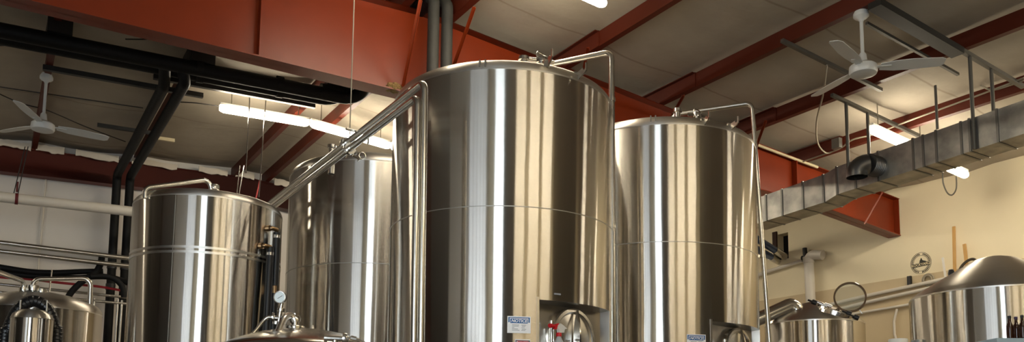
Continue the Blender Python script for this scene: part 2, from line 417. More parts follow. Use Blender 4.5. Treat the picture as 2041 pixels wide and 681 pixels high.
# nest on the rafter flange
mb = MB(); nb = onY(786, 166, YR-.06)
for k in range(16):
    a = random.random()*6.28; r = random.random()*.06
    c = V((nb.x+cos(a)*r*1.5, YR-.06+sin(a)*.03, botz(nb.x)+.02+random.random()*.04))
    rr = .03+random.random()*.02
    mb.lathe([(.001, -rr), (rr*.7, -rr*.7), (rr, 0), (rr*.7, rr*.7), (.001, rr)], c, 8)
tag(obj('bird_nest', mb, NEST), 'clump of brown nest material on the rafter flange beside the brace', 'nest')
# torn white facing above the endwall beam
for (u0, u1, v), lb in zip([(0, 62, 283), (72, 128, 292), (150, 236, 311), (262, 352, 322), (395, 452, 346), (468, 505, 356), (545, 588, 372)],
        ['torn white insulation strip at the far left above the end beam', 'torn white insulation strip beneath the left fan', 'torn white insulation strip left of the black pipe drops',
         'torn white insulation strip right of the black pipe drops', 'torn white insulation strip above the short tank pipe arm', 'torn white insulation scrap behind the thin hanging rods', 'torn white insulation scrap behind the two slanting steel pipes']):
    a, b = onY(u0, v, YW-.2), onY(u1, v+(u1-u0)*.125, YW-.2); mb = MB(); n = 9
    za = roofz(a.x)-.012
    top = [(a.x+(b.x-a.x)*i/n, YW-.23, roofz(a.x)+.07+random.random()*.03) for i in range(n+1)]
    bot = [(a.x+(b.x-a.x)*i/n, YW-.23, roofz(a.x)-.005-random.random()*.03) for i in range(n, -1, -1)]
    mb.prism(top+bot, (0, -.02, 0))
    tag(obj('insulation_scrap', mb, INSW), lb, 'insulation', 'torn insulation facing')

# ------------------------------------------------------------------ tanks
def cyl_pt(c, R, ang, z): return V((c[0]+R*cos(ang), c[1]+R*sin(ang), z))
def back_ang(c): return atan2(-c[1], -c[0])                     # direction tank -> camera, in plan
def shell_mb(c, R, z0, zr, hole=None):
    """cylinder wall; hole = (ang0, ang1, za, zb) left open for the manway pocket"""
    mb = MB(); angs = [2*pi*i/144 for i in range(144)]
    zs = [z0, zr]
    if hole:
        a0, a1, za, zb_ = hole; a0 %= 2*pi; a1 %= 2*pi
        if a1 < a0: a1 += 2*pi
        angs = sorted(set([round(x % (2*pi), 6) for x in angs+[a0, a1]])); zs = [z0, za, zb_, zr]
    n = len(angs); vs = [cyl_pt(c, R, a, z) for z in zs for a in angs]; fs = []
    for j in range(len(zs)-1):
        for i in range(n):
            i2 = (i+1) % n
            if hole and j == 1:
                mid = (angs[i]+((angs[i2]-angs[i]) % (2*pi))/2)
                if any(a0 < mid+k < a1 for k in (0, 2*pi, -2*pi)): continue
            fs.append((j*n+i, j*n+i2, (j+1)*n+i2, (j+1)*n+i))
    return mb.add(vs, fs, True)
def dome_prof(R, z, k=.1, h=.2):
    p = [(R, z)]
    for i in range(1, 8):
        f = radians(70)*i/7; p.append((R-k+k*cos(f), z+k*sin(f)))
    r1, z1 = p[-1]
    for i in range(1, 9):
        f = i/8; p.append((max(.001, r1*(1-f)), z1+h*(1-(1-f)**2)))
    return p
def ring(c, R, z, h, t): return MB().lathe([(R-.004, z-h/2), (R+t, z-h/2), (R+t, z+h/2), (R-.004, z+h/2)], (c[0], c[1], 0), 128)
def clamp(mb, p, axis, r, t=.022): mb.lathe([(r*.6, -t), (r, -t), (r*1.05, 0), (r, t), (r*.6, t)], p, 20, axis)

def base_tank(name, c, R, z0, seam, zr, label, cat, group, hole=None, k=.1, dh=.2, legs=4, double=False):
    t = thing(name, (c[0], c[1], 0), label, cat, group)
    obj('shell', shell_mb(c, R, z0, zr, hole), STEEL, t)
    obj('dome', MB().lathe(dome_prof(R, zr, k, dh), (c[0], c[1], 0), 144), STEELD, t)
    obj('cone', MB().lathe([(R, z0), (R*.97, z0-.03), (.06, z0-R*.75), (.06, z0-R*.75-.1)], (c[0], c[1], 0), 96), STEELD, t)
    obj('weld_seam', ring(c, R, zr, .012, .002), BAND, t)
    if double:
        obj('weld_seam', ring(c, R, seam-.004, .022, .003), BAND, t); obj('weld_seam', ring(c, R, seam-.05, .022, .003), BAND, t)
    else: obj('weld_seam', ring(c, R, seam, .007, .0015), WELD, t)
    for i in range(legs):
        a = pi/4+2*pi*i/legs; p = cyl_pt(c, R*.82, a, 0)
        obj('leg', MB().tube([p, p+V((0, 0, z0-.02-R*.05))], .045, 14).disc(p, (0, 0, 1), .08, .015), PIPE, t)
    return t
def lug_pair(t, c, R, ang, z):
    mb = MB(); e = V((cos(ang), sin(ang), 0)); s = V((-sin(ang), cos(ang), 0))
    for k in (-.022, .022):
        p = V((c[0], c[1], z))+e*(R-.01)+s*k
        mb.bar(p+V((0, 0, -.025)), p+V((0, 0, .035)), .012, .06, e)
    obj('bracket_lug', mb, PIPE, t)
def hook(t, c, R, ang, z):
    e = V((cos(ang), sin(ang), 0)); s = V((-sin(ang), cos(ang), 0)); o = V((c[0], c[1], z))+e*(R-.04)
    U = V((0, 0, 1)); P = lambda x, y: o+e*(.02+x*.56)+U*(y*.56+.005)
    mb = MB()
    poly = [P(0, -.07), P(.16, .0), P(.20, .03), P(.20, .14), P(.178, .14), P(.178, .06), P(.165, .045), P(.14, .045), P(.13, .06), P(.13, .085), P(.0, .045)]
    mb.prism([p-s*.006 for p in poly], s*.012)
    mb.bar(o+e*.02-U*.05, o+e*.02+U*.045, .05, .012, e)
    obj('lifting_hook', mb, PIPE, t)
def top_valve(t, p, s=1., handle=True):
    mb = MB().tube([p, p+V((0, 0, .1*s))], .03*s); clamp(mb, p+V((0, 0, .09*s)), (0, 0, 1), .055*s)
    mb.tube([p+V((-.12*s, .03, .09*s)), p+V((.12*s, -.03, .09*s))], .02*s, 10)
    b = obj('relief_valve', mb, POLISH, t)
    if handle:
        obj('handle', MB().tube([p+V((-.05*s, 0, .1*s)), p+V((-.05*s, 0, .17*s)), p+V((.06*s, 0, .15*s)), p+V((.06*s, 0, .1*s))], .008*s, 8, .02*s), PIPE, b)

def sign(t, c, R, ang, zc, w, h, kind):
    """printed label wrapped on the tank wall; x runs to the right as seen from outside"""
    def xf(x, y, z): return cyl_pt(c, R+.0015+z, ang+x/R, zc+y)
    def quad(x0, x1, y0, y1, off):
        mb = MB(); n = max(2, int((x1-x0)/.02)+1); a = []
        for i in range(n+1):
            x = x0+(x1-x0)*i/n
            a += [xf(x, y0, 0), xf(x, y1, 0), xf(x, y1, off), xf(x, y0, off)]
        fs = []
        for i in range(n):
            for k in range(4): fs.append((i*4+k, i*4+(k+1) % 4, (i+1)*4+(k+1) % 4, (i+1)*4+k))
        fs += [(3, 2, 1, 0), (n*4, n*4+1, n*4+2, n*4+3)]
        return mb.add(a, fs)
    def both(name, mb, m): return obj(name, mb, m, s)
    s = obj(kind+'_sign', quad(-w/2, w/2, -h/2, h/2, .001), SIGNW, t)
    if kind == 'notice':
        s['label'] = 'white NOTICE sticker with a blue header'
        both('header', quad(-w*.46, w*.46, h*.13, h*.44, .0016), SIGNB)
        both('header_plate', quad(-w*.40, w*.40, h*.05, h*.39, .0022), SIGNW)
        both('header_panel', quad(-w*.37, w*.37, h*.08, h*.355, .0026), SIGNB)
        both('lettering', text_mesh('NOTICE', h*.255, lambda x, y, z: xf(x, y+h*.215, .0032+z), shear=.2, bold=h*.006), SIGNW)
        mb = MB()
        for i, (a, b) in enumerate([(-.3, .0), (-.3, -.02), (-.3, -.2), (-.3, -.05), (-.3, .02)]):
            y = h*(-.02-.08*i); m2 = quad(w*a, w*b, y-h*.014, y+h*.014, .0016); mb.add(m2.v, m2.f)
            m2 = quad(w*(.1+.02*(i % 2)), w*(.3-.03*(i % 3)), y-h*.014, y+h*.014, .0016); mb.add(m2.v, m2.f)
        o = both('small_print', mb, SIGNG); o['kind'] = 'stuff'
    else:
        s['label'] = 'white DANGER sticker with a red oval on black'
        both('header', quad(-w*.46, w*.46, h*.1, h*.45, .0016), SIGNK)
        both('header_plate', quad(-w*.40, w*.40, h*.13, h*.42, .0022), SIGNW)
        both('header_panel', quad(-w*.385, w*.385, h*.14, h*.41, .0026), SIGNR)
        both('lettering', text_mesh('DANGER', h*.19, lambda x, y, z: xf(x, y+h*.275, .0032+z), bold=h*.008), SIGNW)

def manway(t, c, R, ang, hole, plane_d, door_c, r):
    a0, a1, za, zb_ = hole
    e = V((cos(ang), sin(ang), 0)); s = V((-sin(ang), cos(ang), 0)); U = V((0, 0, 1)); o = V((c[0], c[1], 0))
    hw = R*sin((a1-a0)/2)
    L0 = o+e*plane_d-s*(hw-.03); L1 = o+e*plane_d+s*(hw-.03)
    A0, A1 = cyl_pt(c, R, a0, 0), cyl_pt(c, R, a1, 0)
    mb = MB()
    z = lambda p, h: V((p.x, p.y, h))
    mb.add([z(L0, za), z(L1, za), z(L1, zb_-.012), z(L0, zb_-.012)], [(0, 1, 2, 3)])
    obj('pocket_panel', mb, PANEL, t)
    mb = MB()
    mb.add([z(A0, za), z(L0, za), z(L0, zb_-.012), z(A0, zb_)], [(0, 1, 2, 3)])
    mb.add([z(A1, za), z(L1, za), z(L1, zb_-.012), z(A1, zb_)], [(0, 1, 2, 3)])
    n = 24; arc = [cyl_pt(c, R, a0+(a1-a0)*i/n, zb_) for i in range(n+1)]; arb = [cyl_pt(c, R, a0+(a1-a0)*i/n, za) for i in range(n+1)]
    mb.add(arc+[z(L1, zb_-.012), z(L0, zb_-.012)], [tuple(range(n+3))])
    mb.add(arb+[z(L1, za), z(L0, za)], [tuple(range(n+3))])
    obj('pocket_side', mb, PANEL, t)
    for aa in (a0-.012, a1+.012):
        obj('pocket_lip', MB().bar(cyl_pt(c, R-.002, aa, za-.02), cyl_pt(c, R-.002, aa, zb_+(.02 if aa < a0 else 0)), .006, .022, V((cos(aa), sin(aa), 0)).cross(U)), BAND, t)
    d = door_c
    obj('manway_neck', MB().lathe([(r*1.0, -.0), (r*1.06, .0), (r*1.06, .05), (r*1.0, .05)], d, 64, e), POLISH, t)
    dr = obj('manway_door', MB().lathe([(r*1.03, .05), (r*1.03, .066), (r*.92, .068), (r*.905, .058), (r*.85, .05), (r*.6, .058), (r*.3, .066), (.001, .068)], d, 64, e), DOORM, t)
    # bowed strap across the door
    fs_ = [i/16*2-1 for i in range(17)]
    bow = lambda f: -s*(.05*(1-f*f)-.03)
    out = [d+U*(r*f)+e*(.07+.075*(1-f*f))+bow(f) for f in fs_]; inn = [d+U*(r*f)+e*(.066+.012*(1-f*f))+bow(f) for f in fs_]
    mb = MB(); th_ = s*.007; n = len(out)
    vs = [p-th_ for p in out]+[p+th_ for p in out]+[p-th_ for p in inn]+[p+th_ for p in inn]
    q4 = []
    for i in range(n-1):
        q4 += [(i, i+1, n+i+1, n+i), (2*n+i, 3*n+i, 3*n+i+1, 2*n+i+1), (i, 2*n+i, 2*n+i+1, i+1), (n+i, n+i+1, 3*n+i+1, 3*n+i)]
    mb.add(vs, q4+[(0, n, 3*n, 2*n), (n-1, 3*n-1, 4*n-1, 2*n-1)], True)
    obj('strap_handle', mb, POLISH, dr)
    # hinge at the left of the door: pin, lug and swing bolt
    h = d-s*(r*1.12); mb = MB()
    mb.tube([h-U*.11+e*.06, h+U*.11+e*.06], .012, 12)
    for k in (-.1, .1): mb.lathe([(.001, -.012), (.02, -.012), (.02, .012), (.001, .012)], h+U*k+e*.06, 12)
    obj('hinge_pin', mb, POLISH, dr)
    obj('hinge_lug', MB().tube([h+s*.05+e*.03-U*.04, h+s*.05+e*.03+U*.06], .04, 20).bar(h+s*.02+e*.03, h+s*.1+e*.03, .05, .03), POLISH, dr)
    mb = MB().tube([d+s*(-r*.25)+e*.12-U*.02, d+s*.0+e*.12-U*.02], .008, 8).tube([d-s*(r*.1)+e*.12-U*.08, d-s*(r*.1)+e*.12-U*.02], .008, 8)
    obj('swing_bolt', mb, POLISH, dr)

# -- tallest (centre) tank
C1, R1, Z1S, Z1R, Z1P = (3.643, 5.943), .95, 3.174, 4.244, 2.4785
MA = atan2(-.984, .18)
def big_tank(c, R, zs, zr, zp, label, mang, half, group):
    hole = (mang-half, mang+half, 1.62, zp)
    t = base_tank('fermentation_tank', c, R, 1.15, zs, zr, label, 'tank', group, hole)
    return t, hole
TG = 'tall brushed steel fermentation tanks'
t1, hole1 = big_tank(C1, R1, Z1S, Z1R, Z1P, 'tallest and nearest brushed steel tank at the centre with NOTICE and DANGER stickers', MA, radians(24.5), TG)
e1 = V((cos(MA), sin(MA), 0))
P1 = V((C1[0], C1[1], 0))+e1*(R1*.835)
dc = onP(1133, 675, e1, P1)
manway(t1, C1, R1, MA, hole1, R1*.835, dc, .222)
def ang_at(c, R, u, v):
    d = ray(u, v); A = d.x**2+d.y**2; B = -(d.x*c[0]+d.y*c[1]); K = c[0]**2+c[1]**2-R*R
    t = (-B-sqrt(max(0, B*B-A*K)))/A; P = EYE+d*t
    return atan2(P.y-c[1], P.x-c[0]), P
a, P = ang_at(C1, R1, 1034.5, 646.5); sign(t1, C1, R1, a, P.z, .174, .125, 'notice')
a, P = ang_at(C1, R1, 1041.5, 692); sign(t1, C1, R1, a, P.z, .115, .12, 'danger')
a, P = ang_at(C1, R1, 1111, 585.5)
obj('maker_plate', MB().bar(cyl_pt(C1, R1+.001, a-.03, P.z), cyl_pt(C1, R1+.001, a+.03, P.z), .004, .012), SIGNG, t1)
a, P = ang_at(C1, R1-.03, 963, 131); lug_pair(t1, C1, R1-.02, a, P.z)
a, P = ang_at(C1, R1-.03, 1099, 133); hook(t1, C1, R1, a-.05, P.z)
a, P = ang_at(C1, R1-.03, 1156, 158); hook(t1, C1, R1, a-.05, P.z)
q = atD(1079, 119, 6.6); top_valve(t1, q-V((0, 0, .09)), .9)
obj('valve_neck', MB().tube([q-V((0, 0, .4)), q-V((0, 0, .08))], .027, 14), PIPE, t1)
q = atD(1044, 114, 6.4)
obj('top_cap', MB().lathe([(.03, 0), (.03, .1), (.045, .105), (.045, .13), (.001, .14)], (q.x, q.y, q.z-.13), 16).tube([q-V((0, 0, .4)), q-V((0, 0, .1))], .03), PIPE, t1)
# vent pipe of the centre tank
vt = onY(1214, 102, 5.45)
va = onY(1226, 676, 5.45); vx, vy = (vt.x+va.x)/2, 5.45
st = V((vx-.525*.95, vy+.851*.95, vt.z))
vp = obj('vent_pipe', MB().tube([st+V((0, 0, -.4)), st, V((vx, vy, vt.z)), V((vx, vy, .35))], .026, 16, .07), PIPE, t1)
for zz in (onY(1210, 196, 5.45).z, onY(1217, 450, 5.45).z):
    a = atan2(vy-C1[1], vx-C1[0])
    obj('pipe_bracket', MB().bar(cyl_pt(C1, R1-.01, a, zz), V((vx, vy, zz)), .008, .03).lathe([(.027, -.015), (.032, -.015), (.032, .015), (.027, .015)], (vx, vy, zz), 18), PIPE, vp)

# -- right-hand tank
C2, R2, Z2S, Z2R, Z2P = (5.816, 6.365), 1.0, 3.262, 4.388, 2.53
M2 = atan2(-.979, .20)
t2, hole2 = big_tank(C2, R2, Z2S, Z2R, Z2P, 'brushed steel tank right of the tallest one, its own NOTICE sticker at the frame bottom', M2, radians(25), TG)
e2 = V((cos(M2), sin(M2), 0)); P2 = V((C2[0], C2[1], 0))+e2*(R2*.835)
dc2 = onP(1463, 704, e2, P2)
manway(t2, C2, R2, M2, hole2, R2*.835, dc2, .228)
a, P = ang_at(C2, R2, 1388, 680); sign(t2, C2, R2, a, P.z, .183, .13, 'notice')
a, P = ang_at(C2, R2-.03, 1302, 239); lug_pair(t2, C2, R2-.02, a, P.z)
a, P = ang_at(C2, R2-.03, 1410, 248); hook(t2, C2, R2, a-.05, P.z)
a, P = ang_at(C2, R2-.03, 1459, 258); hook(t2, C2, R2, a-.05, P.z)
q = atD(1389, 226, 8.2); top_valve(t2, q-V((0, 0, .09)), .8)
obj('valve_neck', MB().tube([q-V((0, 0, .4)), q-V((0, 0, .08))], .025, 14), PIPE, t2)
q = atD(1350, 217, 8.2)
obj('top_cap', MB().lathe([(.03, 0), (.03, .12), (.045, .125), (.045, .16), (.001, .17)], (q.x, q.y, q.z-.16), 16).tube([q-V((0, 0, .45)), q-V((0, 0, .1))], .03), PIPE, t2)
vt = onY(1498.5, 205, 5.75); va = onY(1533, 676, 5.75)
st = V((vt.x-.553*.85, vt.y+.833*.85, vt.z))
vp = obj('vent_pipe', MB().tube([st+V((0, 0, -.4)), st, vt, V((va.x, va.y, va.z)), V((va.x+.06, va.y, .35))], .024, 16, .07), PIPE, t2)
for uv in ((1495, 290), (1512, 510)):
    q = onY(uv[0]+8, uv[1], 5.75); a = atan2(5.75-C2[1], q.x-C2[0])
    obj('pipe_bracket', MB().bar(cyl_pt(C2, R2-.01, a, q.z), q, .008, .025).lathe([(.025, -.014), (.03, -.014), (.03, .014), (.025, .014)], q, 18), PIPE, vp)

# -- tank behind, between left tank and tallest tank
C3, R3 = (3.676, 8.818), .98
t3 = base_tank('fermentation_tank', C3, R3, 1.15, 3.227, 4.33, 'brushed steel tank half hidden behind the left side of the tallest tank', 'tank', TG)
a, P = ang_at(C3, R3-.03, 687, 312); lug_pair(t3, C3, R3-.02, a, P.z)
q = atD(661, 300, 8.7); obj('top_cap', MB().lathe([(.03, -.25), (.03, .02), (.045, .03), (.045, .06), (.001, .07)], (q.x, q.y, q.z), 16), PIPE, t3)

# -- shorter tank on the left
K4 = .73; C4, R4, Z4S, Z4R = (2.4545*K4, 11.8193*K4), .981*K4, 1.5+2.306*K4, 1.5+2.981*K4
t4 = base_tank('bright_tank', C4, R4, .9, Z4S, Z4R, 'shorter brushed steel tank on the left with a double seam band and black insulated tubes', 'tank', 'smaller steel vessels', None, .08, .1, double=True)
a, P = ang_at(C4, R4, 343, 520)
mb = MB(); mb.bar(cyl_pt(C4, R4+.001, a, .95), cyl_pt(C4, R4+.001, a, Z4R), .006, .002, V((cos(a), sin(a), 0))); obj('weld_seam', mb, WELD, t4)
p0 = onY(289, 395, 8.3); p2 = onY(418, 357, 8.35);
obj('spray_arm', MB().tube([p0, onY(289, 374, 8.3), p2, V((p2.x+.06, p2.y+.02, p2.z-.30))], .022, 14, .07), PIPE, t4)
q = onY(305, 380, 8.4); obj('dome_handle', MB().tube([q+V((-.05, 0, -.15)), q+V((-.05, 0, 0)), q+V((.06, 0, -.01)), q+V((.06, 0, -.15))], .012, 10, .03), PIPE, t4)
q = onY(427, 367, 8.37); mb = MB(); clamp(mb, q+V((0, 0, -.03)), (0, 0, 1), .05); obj('clamp', mb, POLISH, t4)
# glycol ports and insulated tubes on the shorter tank
def port(u, v, vend, first, uend):
    a, P = ang_at(C4, R4, u, v); e = V((cos(a), sin(a), 0)); s = V((-sin(a), cos(a), 0))
    q = P+e*.065
    pt = obj('glycol_port', MB().tube([P-e*.02, q, q+s*.08], .022, 12, .02).lathe([(.03, -.02), (.03, .02)], P+e*.03, 16, e), BRASS, t4)
    obj('hose_clamp', MB().lathe([(.03, -.015), (.036, -.015), (.036, .015), (.03, .015)], q+s*.08-V((0, 0, .07)), 18), POLISH, pt)
    return q+s*.08
b0 = port(517, 490, 0, 0, 0); b1 = port(531, 455, 0, 0, 0)
def ins(path, label=None): return obj('insulated_tube', MB().tube(path, .036, 14, .05), RUBBER, t4)
b0e = V((b0.x-.03, b0.y-.06, 1.6)); ins([b0+V((0, 0, .0)), b0+V((0, 0, -.1)), b0e])
b1m = b1+V((0, 0, -.56)); ins([b1+V((0, 0, -.03)), b1m])
mb = MB().tube([b1m, b1m+V((0, 0, -.09))], .022, 12); obj('brass_joint', mb, BRASS, t4)
ins([b1m+V((0, 0, -.08)), V((b1.x-.02, b1.y-.05, 1.6))])

# -- two long product pipes from the tallest tank to the back
def long_pipe(label, corner, down, far_y, r):
    o = MB(); c = onY(corner[0], corner[1], 5.15); d = onY(down[0], down[1], 5.15)
    x, z = c.x, c.z
    o.tube([(x, far_y, z), (x, 5.15, z), ((x+d.x)/2, 5.15, d.z), ((x+d.x)/2, 5.15, .3)], r, 16, .06)
    t = thing('product_pipe', (x, 5.15, .3), label, 'pipe', 'pair of steel product pipes')
    obj('pipe_run', o, PIPE, t)
    return t, x, z
pa, xa, za = long_pipe('upper outer steel pipe sloping from the tallest tank to the back left', (846, 163), (844, 676), 12.4, .026)
pb, xb, zb2 = long_pipe('lower inner steel pipe sloping from the tallest tank to the back left', (832.5, 193), (829, 676), 12.4, .026)
for t_, x, z, (u, v) in ((pa, xa, za, (690, 275)), (pb, xb, zb2, (697, 286))):
    y = onX(u, v, x).y; mb = MB(); clamp(mb, (x, y, z), (0, 1, 0), .048, .02); k = obj('tri_clamp', mb, POLISH, t_)
    obj('wing_nut', MB().tube([(x+.03, y, z-.05), (x+.09, y, z-.07)], .01, 8).bar((x+.09, y-.03, z-.07), (x+.09, y+.03, z-.07), .012, .03), POLISH, k)
mb = MB()
y = onX(712, 268, xa).y; mb.tube([(xa-.1, y, za+.03), (xa+.12, y, za+.03)], .014, 8).tube([(xa+.1, y, za+.09), (xa+.1, y, za-.06)], .01, 8)
obj('pipe_hanger', mb, PIPE, pa)
y = onX(723, 282, xb+.08).y
obj('ring_handle', MB().tube([V((xb+.08+.03*cos(k*pi/6), y, zb2-.07+.03*sin(k*pi/6))) for k in range(12)], .006, 6, closed=True), PIPE, pb)

# -- small far-left tank with pipe arms
C5, R5 = (.42, 10.5), .64
z5 = 1.5+ (onY(120, 597, 10.0).z-1.5)
t5 = base_tank('bright_tank', C5, R5, .8, 2.0, z5-.1, 'low domed steel tank at the bottom left behind a looped black hose', 'tank', 'smaller steel vessels', None, .12, .12)
q = onY(66, 574, 10.2)
mb = MB(); clamp(mb, q, (0, 0, 1), .06, .03); clamp(mb, q+V((.08, 0, -.03)), (0, 0, 1), .05, .03); clamp(mb, q+V((-.09, 0, -.02)), (0, 0, 1), .04, .02); mb.tube([q+V((0, 0, -.1)), q+V((0, 0, .05))], .025)
obj('top_fitting', mb, PIPE, t5)
obj('pipe_arm', MB().tube([q+V((0, 0, -.05)), onY(66, 556, 10.2), onY(181, 554, 10.2), onY(178, 640, 10.2), V((onY(177, 681, 10.2).x, 10.2, .4))], .026, 14, .08), PIPE, t5)
q2 = onY(48, 572, 10.2)
obj('pipe_arm', MB().tube([q2+V((0, 0, -.05)), onY(47, 560, 10.2), onY(0, 543, 9.8), onY(-80, 520, 9.2)], .026, 14, .06), PIPE, t5)

# -- tall narrow vessel and the looped hose at the left edge
C6 = onY(64, 640, 9.2); c6 = (C6.x, 9.2); r6 = .185; z6 = onY(64, 632, 9.0).z
t6 = thing('filter_vessel', (c6[0], c6[1], 0), 'narrow polished steel vessel inside the looped black hose at bottom left', 'vessel', 'smaller steel vessels')
obj('shell', MB().lathe([(r6, .3), (r6, z6)], (c6[0], c6[1], 0), 64), STEEL, t6)
obj('dome', MB().lathe([(r6, z6), (r6+.004, z6+.004), (r6*.92, z6+.05), (r6*.6, z6+.09), (.001, z6+.105)], (c6[0], c6[1], 0), 64), STEELD, t6)
obj('base', MB().lathe([(r6*1.15, 0), (r6*1.15, .04), (r6*.8, .06), (r6*.8, .3), (r6, .3)], (c6[0], c6[1], 0), 48), PIPE, t6)
yy = 9.44
hp = [onY(*p, yy) for p in [(8, 690), (14, 665), (24, 638), (38, 614), (56, 602), (72, 600), (90, 610), (103, 632), (110, 660), (112, 690)]]
hp = [V((hp[0].x-.05, yy, .3))]+hp+[V((hp[-1].x+.02, yy, .3))]
def smooth(pts, n=6):
    out = []
    for i in range(len(pts)-1):
        p0, p1, p2, p3 = pts[max(0, i-1)], pts[i], pts[i+1], pts[min(len(pts)-1, i+2)]
        for k in range(n):
            f = k/n
            out.append(.5*((2*p1)+(p2-p0)*f+(2*p0-5*p1+4*p2-p3)*f*f+(3*p1-p0-3*p2+p3)*f**3))
    out.append(pts[-1]); return out
sp = smooth(hp, 10)
def resample(P, step):
    out = [P[0]]; acc = 0
    for a, b in zip(P, P[1:]):
        L = (b-a).length; d = step-acc
        while d <= L: out.append(a+(b-a)*(d/L)); d += step
        acc = L-(d-step)
    return out
sp2 = resample(sp, .012)
hz = thing('looped_hose', (hp[0].x, yy, .3), 'thick black ribbed hose looped over the narrow vessel at bottom left', 'hose')
obj('ribbed_hose', MB().tube(sp2, .06, 14, rfun=None) if False else MB().tube(sp2, .058, 14), HOSE, hz)
rb = MB()
for i in range(2, len(sp2)-2, 3):
    T = (sp2[i+1]-sp2[i-1]).normalized(); rb.lathe([(.056, -.008), (.0615, 0), (.056, .008)], sp2[i], 12, T)
obj('hose_ribs', rb, HOSE, hz)
for u in (40, 93):
    q = onY(u, 612, 9.34); obj('hose_tie', MB().tube([q+V((0, 0, .07)), q+V((0, -.02, -.14))], .008, 6), PIPE, hz)

# -- small front tank with gauge
d7 = ray(604, 655); C7 = atD(604, 655, 5.0); c7 = (C7.x, C7.y); R7 = .5; zt7 = C7.z
t7 = thing('serving_tank', (c7[0], c7[1], 0), 'small domed steel tank in front with a pressure gauge and bent pipes on top', 'tank', 'smaller steel vessels')
pr = []
for i in range(15):
    f = i/14; r = .001+.46*f; pr.append((r, zt7-r*r/(2*.95)))
zs7 = pr[-1][1]; pr += [(.485, zs7-.02), (.5, zs7-.06)]
obj('dome', MB().lathe(pr, (c7[0], c7[1], 0), 96), DOME7, t7)
obj('shell', MB().lathe([(.5, zs7-.06), (.5, .7), (.05, .4)], (c7[0], c7[1], 0), 96), STEEL, t7)
for i in range(3):
    p = cyl_pt(c7, .42, 1+2.094*i, 0); obj('leg', MB().tube([p, p+V((0, 0, .75))], .03, 12), PIPE, t7)
def A7(u, v, dd=0.): return atD(u, v, 4.95+dd)
rim = MB(); fc = A7(588, 656); rim.tube([fc+V((0, 0, -.06)), A7(589, 637)], .022, 14); clamp(rim, A7(588, 653.5), (0, 0, 1), .055, .012); obj('ferrule', rim, POLISH, t7)
arm = obj('spray_arm', MB().tube(smooth([A7(589, 645), A7(588, 637), A7(583, 630.5), A7(574, 629.5, -.04), A7(566, 636, -.1), A7(559, 651, -.16), A7(553, 668, -.22), A7(549, 690, -.28), A7(545, 740, -.3)], 5), .021, 14), PIPE, t7)
mb = MB(); ax = (A7(583, 641)-A7(592, 629)).normalized(); clamp(mb, A7(588, 637), (A7(584, 632)-A7(590, 642)).normalized(), .034, .012); mb.tube([A7(586, 630), A7(588, 624.5)], .008, 8); clamp(mb, A7(592, 637), (0, 0, 1), .02, .012)
obj('clamp', mb, POLISH, arm)
gs = obj('gauge_stem', MB().tube([A7(554.5, 645, -.05), A7(562, 603, -.05)], .0115, 12), POLISH, t7)
mb = MB(); ax = (A7(562, 603)-A7(554.5, 645)).normalized()
clamp(mb, A7(560.5, 617, -.05), ax, .022, .009); clamp(mb, A7(551, 643, -.05), ax, .022, .009); mb.tube([A7(557, 616, -.06), A7(553, 619, -.06)], .005, 6)
mb.tube([A7(556, 633, -.05), A7(541, 631.5, -.05)], .013, 10); clamp(mb, A7(544.5, 631.5, -.05), (A7(541, 631.5)-A7(556, 632)).normalized(), .024, .008)
mb.tube([A7(545, 627, -.05), A7(544, 622, -.05)], .005, 6)
obj('cross_fitting', mb, POLISH, gs)
gc = A7(559, 592, -.06); gdir = (EYE-gc); gdir.z = .0; gdir.normalize(); gdir = (gdir+V((-.38, .1, -.12))).normalized()
gg = obj('pressure_gauge', MB().lathe([(.001, -.018), (.027, -.018), (.034, -.012), (.036, .012), (.036, .016), (.031, .017), (.031, .013)], gc, 36, gdir), POLISH, t7)
obj('gauge_face', MB().lathe([(.0315, .012), (.001, .0125)], gc, 32, gdir), GAUGE, gg)
gu = gdir.cross(V((0, 0, 1))).normalized(); gv = gu.cross(gdir)
obj('needle', MB().bar(gc+gdir*.0138+(gu*.016*-1+gv*.009)*-1*-1, gc+gdir*.0138+(gu*.012-gv*.008), .0025, .0012, gdir), SIGNK, gg)
obj('gauge_mark', text_mesh('psi', .008, lambda x, y, z: gc+gdir*(.0134+z)-gu*0+gu*x*-1*-1+gv*(y-.014), .0002), SIGNK, gg) if False else None
obj('gas_line', MB().tube(smooth([A7(541, 631.5, -.05), A7(533, 632.5, -.05), A7(524, 640, -.05), A7(512, 655, -.06), A7(501, 668, -.07), A7(496, 684, -.08), A7(494, 720, -.08)], 5), .011, 10), PIPE, t7)
obj('dome_lug', MB().lathe([(.02, -.05), (.014, 0), (.006, .03), (.001, .032)], A7(623, 658), 14), PIPE, t7)
dd7 = -.46
va7, vb7 = A7(649, 673, dd7), A7(694, 675, dd7); vx7 = (vb7-va7).normalized()
vb = MB().tube([va7, vb7], .016, 14); clamp(vb, A7(687, 674, dd7), vx7, .03, .012); vb.lathe([(.016, -.008), (.022, -.008), (.022, .008), (.016, .008)], va7, 16, vx7); vb.tube([A7(668, 674, dd7), A7(667, 720, dd7)], .014, 10)
vv = obj('side_valve', vb, POLISH, t7)
mb = MB().tube([A7(692, 674, dd7), A7(699, 671.5, dd7), A7(709, 674, dd7), A7(718, 676, dd7)], .006, 8, .01)
mb.tube([A7(699, 672, dd7), A7(710, 674.5, dd7)], .012, 8); obj('valve_handle', mb, PIPE, vv)
for u, v in ((468, 674), (481, 676)):
    obj('dome_stud', MB().tube([A7(u, v+30, .1), A7(u, v, .1)], .008, 8), WHITEPL, t7)

